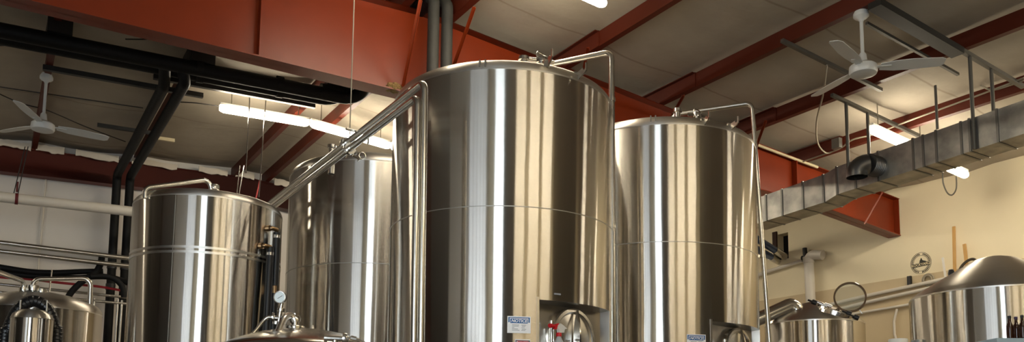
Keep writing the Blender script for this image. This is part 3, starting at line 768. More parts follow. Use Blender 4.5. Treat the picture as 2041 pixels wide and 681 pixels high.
# -- spray bottle hanging on the manway
sb = dc+e1*.17
def S(u, v, off=.17): return onP(u, v, e1, P1+e1*off)
nz = S(1109, 655); th = thing('spray_bottle', S(1112, 690), 'white and red trigger spray bottle hanging in front of the round manway', 'bottle')
s1 = V((-sin(MA), cos(MA), 0)); U_ = V((0, 0, 1))
def plate(pts, off, t): return MB().prism([S(u, v, off) for u, v in pts], e1*t)
obj('bottle_body', MB().lathe([(.016, .0), (.017, -.012), (.024, -.03), (.035, -.05), (.038, -.09), (.038, -.2), (.034, -.215), (.001, -.215)], S(1114, 668), 28), TRANSL, th)
obj('collar', MB().lathe([(.001, .012), (.019, .012), (.021, .008), (.021, -.014), (.019, -.016)], S(1114, 666), 28), REDPL, th)
obj('trigger_head', plate([(1107, 648), (1112, 644.5), (1117, 648), (1125, 655), (1120, 656.5), (1119, 663), (1110, 663), (1109, 656), (1106.5, 655)], .155, .03), WHITEPL, th)
obj('trigger', plate([(1105, 645.5), (1110, 644), (1111, 648), (1107, 651), (1106, 656), (1102, 656), (1103, 650)], .16, .02), REDPL, th)
obj('nozzle', MB().tube([S(1094.5, 648, .17), S(1105, 649.5, .17)], .013, 16).lathe([(.001, -.006), (.017, -.006), (.017, .008), (.001, .008)], S(1097.5, 648.5, .17), 16, (S(1105, 649)-S(1095, 648))), REDPL, th)

# -- brewhouse kettles at the right
def kettle(D, uc, R, vsh, vap, uap, label):
    c = atD(uc, 640, D); cc = (c.x, c.y); zs = atD(uc, vsh, D-R).z; za = atD(uap, vap, D).z
    t = thing('brew_kettle', (cc[0], cc[1], 0), label, 'kettle', 'cone topped brew kettles')
    obj('shell', MB().lathe([(R, .5), (R, zs)], (cc[0], cc[1], 0), 128), STEEL, t)
    obj('cone_top', MB().lathe([(R, zs), (R*.985, zs+.02), (R*.9, zs+.05+(za-zs)*.06), (R*.25, zs+(za-zs)*.92), (R*.12, za-.005), (.001, za)], (cc[0], cc[1], 0), 128), STEELD, t)
    obj('weld_seam', ring(cc, R, zs, .012, .002), BAND, t)
    obj('base_ring', MB().lathe([(R*.9, 0), (R*.9, .5), (R, .5)], (cc[0], cc[1], 0), 64), STEELD, t)
    return t, cc, zs, za
K1D = 11.0
k1, kc1, kz1, ka1 = kettle(K1D, 1622, .595, 636, 602, 1605, 'smaller cone topped kettle with an open round glass lid, right of the tanks')
def Q1(u, v, dd=0.): return atD(u, v, K1D+dd)
obj('vent_elbow', MB().tube([Q1(1588, 640, -.2), Q1(1588, 601, -.2), Q1(1524, 630, -.35), Q1(1500, 640, -.4)], .085, 24, .12), PIPE, k1)
nk = MB(); A, B = Q1(1624, 602, -.3), Q1(1708, 633, -.3); ax = (B-A).normalized()
nc = (A+B)/2; un = ax.cross(ray(1660, 610).normalized()).normalized(); 
un = un if un.z > 0 else -un
nk.lathe([(.20, -.05), (.20, .0), (.225, .0), (.225, .03), (.19, .03), (.19, -.05)], nc-un*.02+V((0, 0, -.02)), 48, un)
mw = obj('manway_collar', nk, POLISH, k1)
for u, v in ((1623, 602), (1692, 624), (1707, 632)):
    q = Q1(u, v, -.33); obj('knob', MB().lathe([(.001, -.03), (.028, -.03), (.032, 0), (.028, .03), (.001, .03)], q, 16, ax).tube([q, q-ax*.08], .012, 8), CAPM, mw)
for u, v in ((1632, 603), (1640, 607), (1650, 608)):
    q = Q1(u, v, -.33); obj('clamp_arm', MB().tube([q-ax*.04, q+ax*.05], .022, 10).tube([q, q+V((0, 0, -.08))], .014, 8), POLISH, mw)
lc = Q1(1694, 592, -.25); ln = (EYE-lc); ln.z = 0; ln.normalize(); ln = (ln+V((-.1, -.15, .12))).normalized()
ld = obj('lid_ring', MB().lathe([(.168, -.018), (.188, -.018), (.188, .018), (.168, .018), (.168, -.018)], lc, 64, ln), mat('lid_rim', srgb(96, 74, 48), .45, .3), k1)
obj('lid_glass', MB().disc(lc, ln, .17, .008, 48), GLASS, ld)
obj('lid_hinge', MB().tube([Q1(1672, 615, -.25), Q1(1660, 622, -.28)], .018, 8), POLISH, ld)
obj('lid_latch', MB().tube([Q1(1713, 617, -.25), Q1(1719, 625, -.25)], .008, 8).tube([Q1(1704, 563, -.25), Q1(1712, 567, -.25)], .006, 8), PIPE, ld)

K2D = 9.4
k2, kc2, kz2, ka2 = kettle(K2D, 1990, .79, 569, 511, 1988, 'large cone topped kettle cropped by the right edge')
def Q2(u, v, dd=0.): return atD(u, v, K2D+dd)
obj('dome_hose', MB().tube(smooth([Q2(1908, 552, .1), Q2(1915, 533, .1), Q2(1926, 521, .1), Q2(1938, 516, .1), Q2(1946, 521, .1), Q2(1952, 540, .1)], 5), .014, 12), mat('dark_bronze_hose', srgb(92, 80, 62), .5, .3), k2)
obj('knob', MB().lathe([(.001, -.035), (.028, -.035), (.032, 0), (.022, .035), (.001, .04)], Q2(1896, 544, -.1), 18).tube([Q2(1896, 546, -.1), Q2(1903, 556, -.1)], .02, 8), CAPM, k2)

# -- bottles and tubs in front of the kettles
zc = atD(2010, 678, 6.5).z
p = atD(2012, 678, 6.5); cw = rt.copy(); cw.z = 0; cw.normalize(); cf = V((-cw.y, cw.x, 0))
lo = atD(1987, 678, 6.3)
mb = MB(); b0_ = V((lo.x, lo.y, 0)); dxy = cw*.75; dd = cf*.5
mb.hexa([b0_+V((0, 0, zc-.06)), b0_+dxy+V((0, 0, zc-.06)), b0_+dxy+dd+V((0, 0, zc-.06)), b0_+dd+V((0, 0, zc-.06)), b0_+V((0, 0, zc)), b0_+dxy+V((0, 0, zc)), b0_+dxy+dd+V((0, 0, zc)), b0_+dd+V((0, 0, zc))])
cab = thing('storage_cabinet', (lo.x, lo.y, 0), 'pale blue-grey cabinet top under the brown bottles at the bottom right corner', 'cabinet')
obj('cabinet_top', mb, COUNTER, cab)
i_ = .02; b1_ = b0_+cw*i_+cf*i_; dx2, dd2 = cw*(.75-2*i_), cf*(.5-2*i_)
mb = MB().hexa([b1_, b1_+dx2, b1_+dx2+dd2, b1_+dd2, b1_+V((0, 0, zc-.06)), b1_+dx2+V((0, 0, zc-.06)), b1_+dx2+dd2+V((0, 0, zc-.06)), b1_+dd2+V((0, 0, zc-.06))])
obj('cabinet_body', mb, FRIDGE, cab)
def bottle(u, D, label, capc):
    q = atD(u, 660, D); b = V((q.x, q.y, zc))
    t = thing('beer_bottle', b, label, 'bottle', 'brown bottles on the cabinet')
    H = .235*.73; k_ = .73
    obj('glass', MB().lathe([(x_*k_, y_*k_) for x_, y_ in ((.001, 0), (.028, .0), (.030, .006), (.030, .125), (.027, .15), (.016, .175), (.0125, .195), (.0125, .223))], b, 28), BROWNGL, t)
    obj('bottle_cap', MB().lathe([(.0100, H-.016), (.0108, H-.012), (.0108, H), (.009, H+.002), (.001, H+.002)], b, 20), capc, t)
    return t
PURP = mat('purple_cap', srgb(52, 30, 70), .4)
bottle(2013, 6.55, 'leftmost of the three brown bottles at the right edge, with a dark cap', CAPM)
bottle(2026, 6.62, 'middle one of the three brown bottles at the right edge, with a purplish cap', PURP)
bottle(2038.5, 6.55, 'rightmost of the three brown bottles, cut by the right edge', CAPM)
def tub(u0, u1, v, D, label, m):
    a_, b_ = atD(u0, v, D), atD(u1, v, D); c = (a_+b_)/2; r = (b_-a_).length/2; z = c.z
    t = thing('plastic_tub', (c.x, c.y, z-.3), label, 'tub', 'tubs on the rack')
    obj('tub_body', MB().lathe([(.001, z-.3), (r*.85, z-.3), (r*.95, z-.03)], (c.x, c.y, 0), 40), m, t)
    obj('tub_lid', MB().lathe([(r*.94, z-.035), (r, z-.035), (r, z), (r*.95, z+.006), (.001, z+.006)], (c.x, c.y, 0), 40), m, t)
    return c, r
c_, r_ = tub(1770, 1810, 677, 6.3, 'white plastic tub lid at the bottom edge left of the large kettle', WHITEPL)
GREYT = mat('grey_lid', srgb(150, 150, 148), .25, .6)
c2_, r2_ = tub(1815, 1846, 679, 6.3, 'small grey metal tub lid at the bottom edge in front of the large kettle', GREYT)
rk = thing('storage_rack', (c_.x, c_.y, 0), 'wire rack below the frame that carries the two tubs', 'rack')
zk = c_.z-.3
w0 = V((c_.x, c_.y, 0))-cw*.2-cf*.2
obj('rack_shelf', MB().hexa([w0+V((0, 0, zk-.03)), w0+cw*.5+V((0, 0, zk-.03)), w0+cw*.5+cf*.4+V((0, 0, zk-.03)), w0+cf*.4+V((0, 0, zk-.03)), w0+V((0, 0, zk)), w0+cw*.5+V((0, 0, zk)), w0+cw*.5+cf*.4+V((0, 0, zk)), w0+cf*.4+V((0, 0, zk))]), STRUT, rk)
for a_, b_ in ((.02, .02), (.48, .02), (.02, .38), (.48, .38)):
    q = w0+cw*a_+cf*b_; obj('post', MB().tube([q, q+V((0, 0, zk-.03))], .015, 10), STRUT, rk)

# ------------------------------------------------------------------ right wall fittings
def XWp(u, v, off=.02): return onX(u, v, XW-off)
def wall_pipe(name, pts, r, m, label, cat, off=.05, group=None):
    return tag(obj(name, MB().tube([XWp(u, v, off) for u, v in pts], r, 12, .08), m), label, cat, group)
WG = 'pipes along the right wall'
wall_pipe('wall_pipe', [(1640, 610), (1727, 589), (1862, 560), (2041, 522)], .03, PVC, 'uppermost cream pipe along the right wall behind the kettles', 'pipe', .06, WG)
wall_pipe('wall_pipe', [(1648, 622), (1727, 602), (1862, 572), (2041, 534)], .03, PVC, 'second cream pipe along the right wall, just below the uppermost', 'pipe', .06, WG)
wall_pipe('wall_pipe', [(1690, 627), (1808, 607), (1870, 596)], .022, PVC, 'lowest cream pipe on the right wall between the two kettles', 'pipe', .06, WG)
wall_pipe('wall_pipe', [(1500, 553), (1526, 542), (1600, 519)], .035, PVC, 'cream pipe on the right wall under the blue tubes', 'pipe', .06, WG)
wall_pipe('wall_hose', [(1788, 615), (1782, 640), (1783, 665), (1790, 690)], .02, PVC, 'pale hose hanging on the beige panel beside the large kettle', 'hose', .05)
q = XWp(1612, 507, .12)
dp = thing('drain_pipe', (q.x, q.y, 3.0), 'white vertical plastic pipe with an elbow on the right wall', 'pipe')
obj('pipe_run', MB().tube([XWp(1640, 508, .1), XWp(1611, 507, .14), XWp(1618, 640, .14)], .085, 20, .1), PVC, dp)
obj('elbow_collar', MB().tube([XWp(1611, 512, .14), XWp(1612, 524, .14)], .098, 20), PVC, dp)
obj('pipe_clamp', MB().tube([XWp(1604, 494, .1), XWp(1606, 525, .1)], .04, 10).tube([XWp(1599, 514, .1), XWp(1612, 513, .1)], .045, 10), STRUTD, dp)
for i, (a_, b_, lb) in enumerate([((1506, 474), (1566, 512), 'upper blue-grey tube entering the square wall opening'), ((1508, 496), (1552, 520), 'lower blue-grey tube entering the square wall opening')]):
    A, B = onX(a_[0], a_[1], 11.4), onX(b_[0], b_[1], XW+.02)
    t = thing('blue_tube', A, lb, 'tube', 'blue tubes through the wall')
    obj('tube_run', MB().tube([A-(B-A)*.6, A, B], .062, 18), BLUEP, t)
    obj('end_sleeve', MB().tube([A+(B-A)*.62, A+(B-A)*.98], .068, 18), PIPE, t)
q0, q1_ = XWp(1540, 463, .015), XWp(1549, 492, .015)
tag(obj('timber_offcut', MB().box((XW-.03, q1_.y, q1_.z), (XW-.001, q0.y, q0.z)), DARKWOOD), 'dark timber strip at the top left of the square wall opening', 'timber')
# paddles and stick
def stick(name, a_, b_, w, m, label, cat, group=None):
    A, B = XWp(*a_, .05), XWp(*b_, .06)
    t = thing(name, B, label, cat, group)
    mb = MB().bar(A, B, w, .02, (1, 0, 0)); return t, mb, A, B
t, mb, A, B = stick('mash_paddle', (1901, 451), (1903, 552), .042, WOOD, 'longer wooden paddle standing against the right wall above the large kettle', 'paddle', 'wooden paddles'); obj('shaft', mb, WOOD, t)
obj('blade', MB().bar(B+V((0, 0, -.35)), B+V((0, 0, .03)), .2, .025, (1, 0, 0)), WOOD, t)
t, mb, A, B = stick('mash_paddle', (1922, 486), (1928, 540), .045, WOOD, 'shorter wooden paddle against the right wall, right of the longer one', 'paddle', 'wooden paddles'); obj('shaft', mb, WOOD, t)
obj('blade', MB().bar(B+V((0, 0, -.35)), B+V((0, 0, .03)), .2, .025, (1, 0, 0)), WOOD, t)
t, mb, A, B = stick('white_stick', (1879, 513), (1886, 562), .03, WHITEPL, 'thin white stick against the right wall, left of the wooden paddles', 'stick'); obj('shaft', mb, WHITEPL, t)
q = XWp(1850, 557, .04)
tag(obj('coiled_hose', MB().tube([V((q.x, q.y+.09*cos(k*pi/12), q.z+.09*sin(k*pi/12))) for k in range(24)], .014, 8, closed=True).tube([V((q.x-.02, q.y+.065*cos(k*pi/12), q.z+.065*sin(k*pi/12))) for k in range(24)], .014, 8, closed=True), CORD), 'small round coil on the right wall under the round emblem', 'coil')
q = XWp(1812, 561, .05)
tag(obj('wall_clip', MB().box((XW-.06, q.y-.03, q.z-.1), (XW-.015, q.y+.03, q.z+.09)), CAPM), 'small black clip on the right wall pipe left of the round coil', 'clip')
# round brewery emblem
lc = XWp(1835.5, 524, .0); er_ = onX(1835.5, 502.5, XW).z-lc.z
def LW(x, y, z): return V((XW-.002-z, lc.y-x, lc.z+y))
lg = thing('wall_emblem', (XW, lc.y, lc.z), 'round black printed brewery emblem on the cream right wall', 'emblem')
def annulus(r0, r1, z0, z1): return MB().lathe([(r0, z0), (r1, z0), (r1, z1), (r0, z1), (r0, z0)], (XW, lc.y, lc.z), 64, (-1, 0, 0))
obj('emblem_ring', annulus(er_*.97, er_, .001, .003), DECAL, lg)
obj('emblem_ring', annulus(er_*.70, er_*.725, .001, .003), DECAL, lg)
mb = MB()
for k in range(40):
    a = 2*pi*k/40
    if k in (9, 10, 29, 30): continue
    for dk in (-.022, .022):
        r0, r1 = er_*.77, er_*.92; b = a+dk
        mb.bar(LW(r0*cos(b), r0*sin(b), .002), LW(r1*cos(b), r1*sin(b), .002), er_*.035, .003, (1, 0, 0))
    rm = er_*(.80+.09*(k % 2)); mb.bar(LW(rm*cos(a-.03), rm*sin(a-.03), .002), LW(rm*cos(a+.03), rm*sin(a+.03), .002), er_*.035, .003, (1, 0, 0))
o = obj('ring_lettering', mb, DECAL, lg); o['kind'] = 'stuff'
poly = [(-.12, .1), (-.08, .28), (-.02, .32), (.0, .44), (.1, .46), (.14, .3), (.2, .24), (.5, .12), (.62, .02), (.62, -.02), (-.12, -.02)]
obj('emblem_rock', MB().prism([LW(x*er_, y*er_, .001) for x, y in poly], (-.002, 0, 0)), DECAL, lg)
poly = [(-.82, -.42), (-.82, .0), (.78, .06), (.82, -.28)]
bn = obj('emblem_banner', MB().prism([LW(x*er_, y*er_, .003) for x, y in [(-.82, -.34), (.82, -.26), (.82, .06), (-.82, -.02)]], (-.002, 0, 0)), DECAL, lg)
obj('lettering', text_mesh('ROCKYARD', er_*.33, lambda x, y, z: LW(x, y+x*.05-er_*.14, .006+z), .0008, bold=er_*.006), DECALW, bn)

# ------------------------------------------------------------------ left wall piping
PG = 'pipes on the far left wall'
def yline(u0, v0, u1, v1, Y, x0, x1):
    a_, b_ = onY(u0, v0, Y), onY(u1, v1, Y); d = b_-a_
    return a_+d*((x0-a_.x)/d.x), a_+d*((x1-a_.x)/d.x)
a_, b_ = yline(0, 392, 262, 421, 13.6, -3, 3.2)
pv = thing('white_pipe', a_, 'large white plastic pipe hung across the far left wall', 'pipe')
obj('pipe_run', MB().tube([a_, b_], .075, 20), PVC, pv)
q = onY(33, 389, 13.6)
for du, tu in ((24, 50), (33, 56)):
    p0_ = onY(du, 392, 13.6); p1_ = onY(tu, 292, 13.6); obj('hanger_wire', MB().tube([p0_+V((0, -.02, -.08)), p1_], .007, 6), CORDD, pv)
obj('hanger_strap', MB().lathe([(.076, -.02), (.082, -.02), (.082, .02), (.076, .02)], onY(33, 396, 13.6), 20, (1, 0, 0)).tube([q+V((0, 0, .05)), q+V((0, 0, .2))], .014, 8), mat('dark_red_strap', srgb(96, 20, 22), .6), pv)
for (v0, v1), lb in zip([(483, 513.5), (500, 529)], ['upper of two bright steel pipes across the far left wall', 'lower of two bright steel pipes across the far left wall']):
    a_, b_ = yline(0, v0, 250, v1, 13.0, -3, 2.4)
    tag(obj('steel_pipe', MB().tube([a_, b_], .033, 14), PIPE), lb, 'pipe', PG)
for (v0, v1), lb in zip([(566, 591), (582, 604)], ['thin brownish steel pipe low on the far left wall, the upper one', 'thin brownish steel pipe low on the far left wall, the lower one']):
    a_, b_ = yline(0, v0, 240, v1, 13.9, -3, 3)
    tag(obj('steel_pipe', MB().tube([a_, b_], .022, 12), PIPE), lb, 'pipe', PG)
def hang(name, pts, Y, r, m, label, cat, group=None, n=5):
    return tag(obj(name, MB().tube(smooth([onY(u, v, Y) for u, v in pts], n), r, 12), m), label, cat, group)
hang('black_hose', [(-480, 478), (-240, 503), (-60, 522), (0, 532), (60, 541), (110, 543), (160, 541), (205, 540)], 13.2, .04, BLACKINS, 'upper black hose drooping across the far left wall', 'hose', 'black hoses on the left wall')
hang('black_hose', [(-480, 492), (-240, 517), (-60, 536), (0, 543), (60, 549), (110, 552), (160, 553), (190, 551), (225, 553), (262, 566)], 13.25, .04, BLACKINS, 'lower black hose drooping across the far left wall', 'hose', 'black hoses on the left wall')
hang('black_hose', [(203, 512), (200, 526), (190, 543), (170, 556), (150, 573), (138, 588), (132, 605)], 13.1, .045, BLACKINS, 'black hose curving down behind the low left tank', 'hose', 'black hoses on the left wall')
hang('black_hose', [(180, 551), (205, 550), (228, 556), (243, 570), (247, 592)], 13.05, .04, BLACKINS, 'short black hose bending down beside the shorter left tank', 'hose', 'black hoses on the left wall')
hang('red_hose', [(-480, 500), (-240, 525), (-60, 544), (0, 552), (60, 556), (110, 562), (160, 567), (200, 571), (250, 580)], 13.4, .018, REDHOSE, 'thin red hose running across the far left wall', 'hose')
q = onY(103, 545, 13.15)
tag(obj('pipe_stand', MB().tube([q+V((0, 0, .06)), V((q.x-.02, q.y, q.z-.4))], .012, 8), PIPE), 'short steel hanger rod holding the black hoses', 'rod')
a_, b_ = onY(92, 352, 14.95), onY(74, 500, 14.95)
tag(obj('wall_conduit', MB().tube([a_, V((b_.x, b_.y, 1.5))], .013, 10), PVC), 'thin grey vertical conduit on the far left wall', 'conduit')
for k, (u, lb) in enumerate([(185, 'thin steel drop pipe left of the two black vertical pipes'), (232, 'left one of two thin steel drop pipes beside the shorter tank'), (240, 'right one of two thin steel drop pipes beside the shorter tank')]):
    a_, b_ = onY(u+3, 594+k*2, 13.9), onY(u-4, 681, 13.9)
    tag(obj('drop_pipe', MB().tube([a_, V((b_.x, b_.y, .0))], .018, 10), PIPE), lb, 'pipe', 'thin steel drop pipes')

# black insulated mains under the roof
BG = 'black insulated mains'
def zdrop(x, d): return roofz(x)-d
ends = onZ(680, 178, 5.75)
for (yy_, dz_, xr, xv, lb) in ((10.30, .12, 3.62, 3.70, 'rear one of two black insulated mains crossing under the roof, reaching the left riser'),
                           (9.97, .17, 3.70, 3.86, 'front one of two black insulated mains crossing under the roof, reaching the right riser')):
    t = thing('insulated_main', (0, yy_, 5.6), lb, 'pipe', BG)
    obj('main_run', MB().tube([(-4.9, yy_, zdrop(-4.9, dz_)), (xv-.01, yy_, zdrop(xv, dz_)), (xv, yy_-.75, 6.05), (xv, 7.52, 6.06)], .084, 18, .22), BLACKINS, t)
    obj('riser', MB().tube([(xv, 7.66, 6.055), (xv, 7.46, 6.06), (xv, 7.46, .3)], .062, 18, .1), GREYINS, t)
    xs_ = [onY(u, 100, yy_).x for u in (110, 400, 560)]
    for x in xs_[1:]:
        obj('joint_band', MB().lathe([(.083, -.04), (.094, -.04), (.094, .04), (.083, .04)], (x, yy_, zdrop(x, dz_)), 18, (1, 0, .04)), BLACKINS, t)
obj('main_valve', MB().tube([onY(660, 168, 9.98), onY(658, 188, 9.98)], .05, 12).tube([onY(640, 178, 9.98), onY(680, 182, 9.98)], .08, 14), BLACKINS, t)
tag(obj('hanger_block', MB().box((onY(385, 120, 10.4).x-.12, 9.9, 5.93-.12), (onY(385, 120, 10.4).x+.16, 10.4, 5.93+.1)), STRUTD), 'dark hanger block clamping the black mains to a purlin, right of the elbows', 'hanger', 'main hanger blocks')
tag(obj('hanger_block', MB().box((onY(112, 50, 10.4).x-.1, 9.85, 5.86-.12), (onY(112, 50, 10.4).x+.14, 10.4, 5.86+.1)), STRUTD), 'dark hanger block clamping the black mains to a purlin, above the left fan', 'hanger', 'main hanger blocks')
for (u0, v0), (u1, v1), xd, lb in (((328, 178), (232, 345), 0, 'left one of two black pipes that elbow down from the mains'), ((368, 170), (262, 345), 1, 'right one of two black pipes that elbow down from the mains')):
    zb3 = 5.60; A, B = onZ(u0, v0, zb3), onZ(u1, v1, zb3); x = (A.x+B.x)/2
    t = thing('branch_pipe', (x, 14.7, .3), lb, 'pipe', 'black branch pipes')
    top = V((x-.05, 9.98, zdrop(x, .16)))
    yv = 14.55
    obj('branch_run', MB().tube([top, V((x-.05, 10.05, zb3+.12)), V((x, A.y-.1, zb3)), V((x, yv, zb3)), V((x+.02, yv, .3))], .066, 18, .12), BLACKINS, t)
    for z in (4.1, 3.75):
        obj('joint_band', MB().lathe([(.067, -.05), (.074, -.05), (.074, .05), (.067, .05)], (x+.005, yv, z), 16), RUBBER, t)

# ------------------------------------------------------------------ struts, rods, cables
def strut(uv0, uv1, label, m=STRUT, w=.04, off=0., name='channel_strut', group='channel struts under the purlins', double=False):
    A, B = onroof(*uv0, off-w/2), onroof(*uv1, off-w/2); y = (A.y+B.y)/2; A.y = B.y = y
    mb = MB().bar(A, B, w, w)
    if double: mb.bar(A+V((0, .07, 0)), B+V((0, .07, 0)), w, w)
    return tag(obj(name, mb, m), label, 'strut', group), A, B
strut((85, 135), (405, 190), 'long grey channel strut carrying the left ceiling fan', STRUTD, .06)
strut((306, 152), (627, 212), 'black channel strut crossing behind the black elbow pipes towards the lamps', STRUTD, .06)
strut((196, 243), (300, 270), 'grey channel strut behind the left fan motor, pale towards its end', STRUTD, .05)
strut((300, 270), (346, 283), 'short pale strut end right of the two black elbow pipes', CREAMC, .05)
strut((1560, 80), (1755, 180), 'channel strut left of the right ceiling fan', STRUT, .04)
strut((1732, 44), (1905, 150), 'thin channel strut behind the right ceiling fan down rod', STRUT, .03)
_, s3a, s3b = strut((1655, 190), (1835, 270), 'channel strut carrying the two left duct rods', STRUT, .04)
strut((1760, 0), (1905, 107), 'thick black strut at the top right above the duct', STRUTD, .07, double=True)
_, s5a, s5b = strut((1908, 97), (2041, 172), 'channel strut carrying the two right duct rods', STRUT, .045)
A, B = onY(1508, 288, YR-.09), onY(1629, 333, YR-.09)
tag(obj('rafter_conduit', MB().tube([A, B], .022, 10), CREAMC), 'cream conduit along the top flange of the rafter right of the tanks', 'conduit')
def wire(name, pts, r, m, label, cat, group=None):
    return tag(obj(name, MB().tube(smooth(pts, 5), r, 8), m), label, cat, group)
top = V(onY(700, -40, 8.6)); bot = onX(697, 272, xa)
bot = V((xa, bot.y, za)); tp = V((bot.x, bot.y, 6.1))
wire('hanger_rod', [tp, tp*.5+bot*.5, bot], .0055, CORD, 'long thin rod hanging in front of the rafter down to the slanting steel pipes', 'rod', 'thin hanging rods')
for u0, v0, u1, v1, Y, lb in ((498, 188, 490, 345, 10.95, 'thin rod hanging from the black strut, the left one'), (530, 195, 516, 392, 10.95, 'thin rod hanging from the black strut, the right one'),
                          (478, 330, 472, 385, 11.6, 'thin short wire above the right side of the shorter tank, the left one'), (486, 330, 476, 388, 11.9, 'thin short wire above the right side of the shorter tank, the right one')):
    a_, b_ = onY(u0, v0, Y), onY(u1, v1, Y); wire('hanger_rod', [a_, (a_+b_)/2, b_], .008, PIPE, lb, 'rod', 'thin hanging rods')
a_, b_ = onY(518, 360, 12.2), onY(510, 395, 12.2)
tag(obj('red_tag_rod', MB().tube([a_, b_], .012, 8), mat('dark_red_rod', srgb(130, 26, 26), .6)), 'short red rod showing above the rim of the shorter tank', 'rod')
def roofwire(pts, label, off=-.03, r=.008, m=CORDD): return wire('roof_cable', [onroof(u, v, off) for u, v in pts], r, m, label, 'cable', 'thin cables under the roof')
roofwire([(-20, 91), (40, 89), (100, 84)], 'thin dark cable at the far left under the black mains')
roofwire([(-20, 170), (60, 182), (150, 195), (285, 215)], 'thin dark cable passing behind the left fan rod', .12)
roofwire([(-20, 178), (40, 205), (95, 220), (170, 252), (250, 282)], 'thin dark cable sloping behind the left fan motor', .1)
roofwire([(352, 203), (390, 205), (440, 212)], 'short dark cord feeding the row of lamps', -.12)
roofwire([(250, 78), (290, 78), (312, 74)], 'thin dark wire just under the bottom flange at the left', .05)
roofwire([(1648, 130), (1640, 190), (1628, 240), (1630, 285), (1648, 305), (1670, 296)], 'pale cable loop left of the junction box on the purlin', -.05, .011, CORD)
roofwire([(1600, 322), (1640, 308), (1672, 297), (1700, 278), (1740, 268), (1800, 245), (1862, 222), (1960, 186), (2041, 155)], 'pale cable clipped along the last purlin above the duct', -.02, .011, CORD)
roofwire([(1955, 170), (1972, 178), (1990, 177), (2041, 160)], 'second pale cable sagging near the right edge above the duct', -.02, .011, CORD)
q = onroof(1674, 292, -.02)
tag(obj('junction_box', MB().box((q.x-.1, q.y-.06, q.z-.04), (q.x-.03, q.y+.06, q.z+.1)), STRUT), 'small grey junction box on the purlin above the duct', 'box')

# ------------------------------------------------------------------ metal duct
XD = 8.72; WD = .36
def D_(u, v): p = onX(u, v, XD); return p
du = thing('air_duct', (XD, 6.0, 4.3), 'rectangular galvanised air duct hung along the right wall', 'duct')
def duct_sec(pts, name, m=GALV):
    """pts: two (y, zbottom, ztop, x) stations"""
    (y0, b0, t0, x0), (y1, b1, t1, x1) = pts
    mb = MB().hexa([(x0, y0, b0), (x0+WD, y0, b0), (x1+WD, y1, b1), (x1, y1, b1), (x0, y0, t0), (x0+WD, y0, t0), (x1+WD, y1, t1), (x1, y1, t1)])
    return obj(name, mb, m, du)
def stn(ub, vb, ut, vt, x=XD):
    b = onX(ub, vb, x); t = onX(ut, vt, x); return (b.y, b.z, t.z, x)
# stations along the duct, from the camera end to the far end
s_near = stn(2041, 266, 2041, 199); d_ = onX(2200, 214, XD); d2 = onX(2200, 140, XD); s_out = (d_.y-.6, d_.z+.05, d2.z+.1, XD)
cuts = [2041, 1992, 1962, 1918, 1872, 1842, 1820, 1752, 1706, 1669]
def lerpv(u, a, b): return a[1]+(b[1]-a[1])*(u-a[0])/(b[0]-a[0])
bl, tl = [(1669, 387), (1820, 339), (2041, 266)], [(1669, 332), (1801, 283), (2041, 199)]
def ev(u, L):
    for a, b in zip(L, L[1:]):
        if u <= b[0] or b is L[-1]: return lerpv(u, a, b)
st_ = [s_out]+[stn(u, ev(u, bl), u, ev(u, tl)) for u in (2041, 1962, 1872, 1752, 1669)]
for a, b in zip(st_, st_[1:]): duct_sec((a, b), 'duct_section')
XD2 = XD+.02
s_l0 = stn(1645, 402, 1640, 348, XD2); s_l1 = stn(1507, 446, 1507, 395, XD2)
duct_sec((st_[-1], s_l0), 'duct_offset', GALV)
mid = tuple((p+q_)/2 for p, q_ in zip(s_l0, s_l1)); 
e_ = tuple(q_+(q_-p)*.12 for p, q_ in zip(s_l0, s_l1))
duct_sec((s_l0, mid), 'duct_section'); duct_sec((mid, s_l1), 'duct_section'); duct_sec((s_l1, e_), 'duct_section')
def seam(y, b, t, x):
    obj('seam_flange', MB().box((x-.012, y-.012, b-.006), (x+WD+.012, y+.012, b)).box((x-.012, y-.012, b), (x, y+.012, t)).box((x-.012, y-.012, t), (x+WD+.012, y+.012, t+.008)), SEAM, du)
for s_ in [stn(u, ev(u, bl), u, ev(u, tl)) for u in (1990, 1935, 1918, 1868, 1842, 1822, 1752, 1706, 1669)]: seam(*s_)
for f in (.02, .3, .6, .84):
    s_ = tuple(p+(q_-p)*f for p, q_ in zip(s_l0, s_l1)); seam(*s_)
# round take-off with elbow
tc_ = onX(1750, 333, XD); to = thing('duct_elbow', (XD, tc_.y, tc_.z), 'round dark metal elbow outlet on the front of the duct', 'duct outlet')
rD = .118
obj('collar', MB().tube([V((XD+.0, tc_.y, tc_.z)), V((XD-.2, tc_.y, tc_.z))], rD, 32), GALVD, to)
rb = MB()
for k in range(6): rb.lathe([(rD, -.008), (rD+.008, 0), (rD, .008)], (XD-.04-.03*k, tc_.y, tc_.z), 32, (1, 0, 0))
obj('collar_ribs', rb, GALVD, to)
pts = [V((XD-.22, tc_.y, tc_.z))]; dv = V((-.62, .5, 0)).normalized()
ec = V((XD-.2, tc_.y, tc_.z))
el = MB(); path = [ec]+[ec+dv*(.125*sin(k*pi/12))+V((0, 0, -.125*(1-cos(k*pi/12)))) for k in range(1, 7)]
path.append(path[-1]+V((0, 0, -.03))); el.tube(path, rD, 32, cap=False); obj('elbow', el, GALVD, to)
obj('outlet_shade', MB().tube([p+V((0, 0, .002)) for p in path[-3:]], rD*.97, 32, cap=False).disc(path[-3], (0, 0, 1), rD*.95, .002), DARKHOLE, to)  # dark tube and disc paint the shade inside the outlet
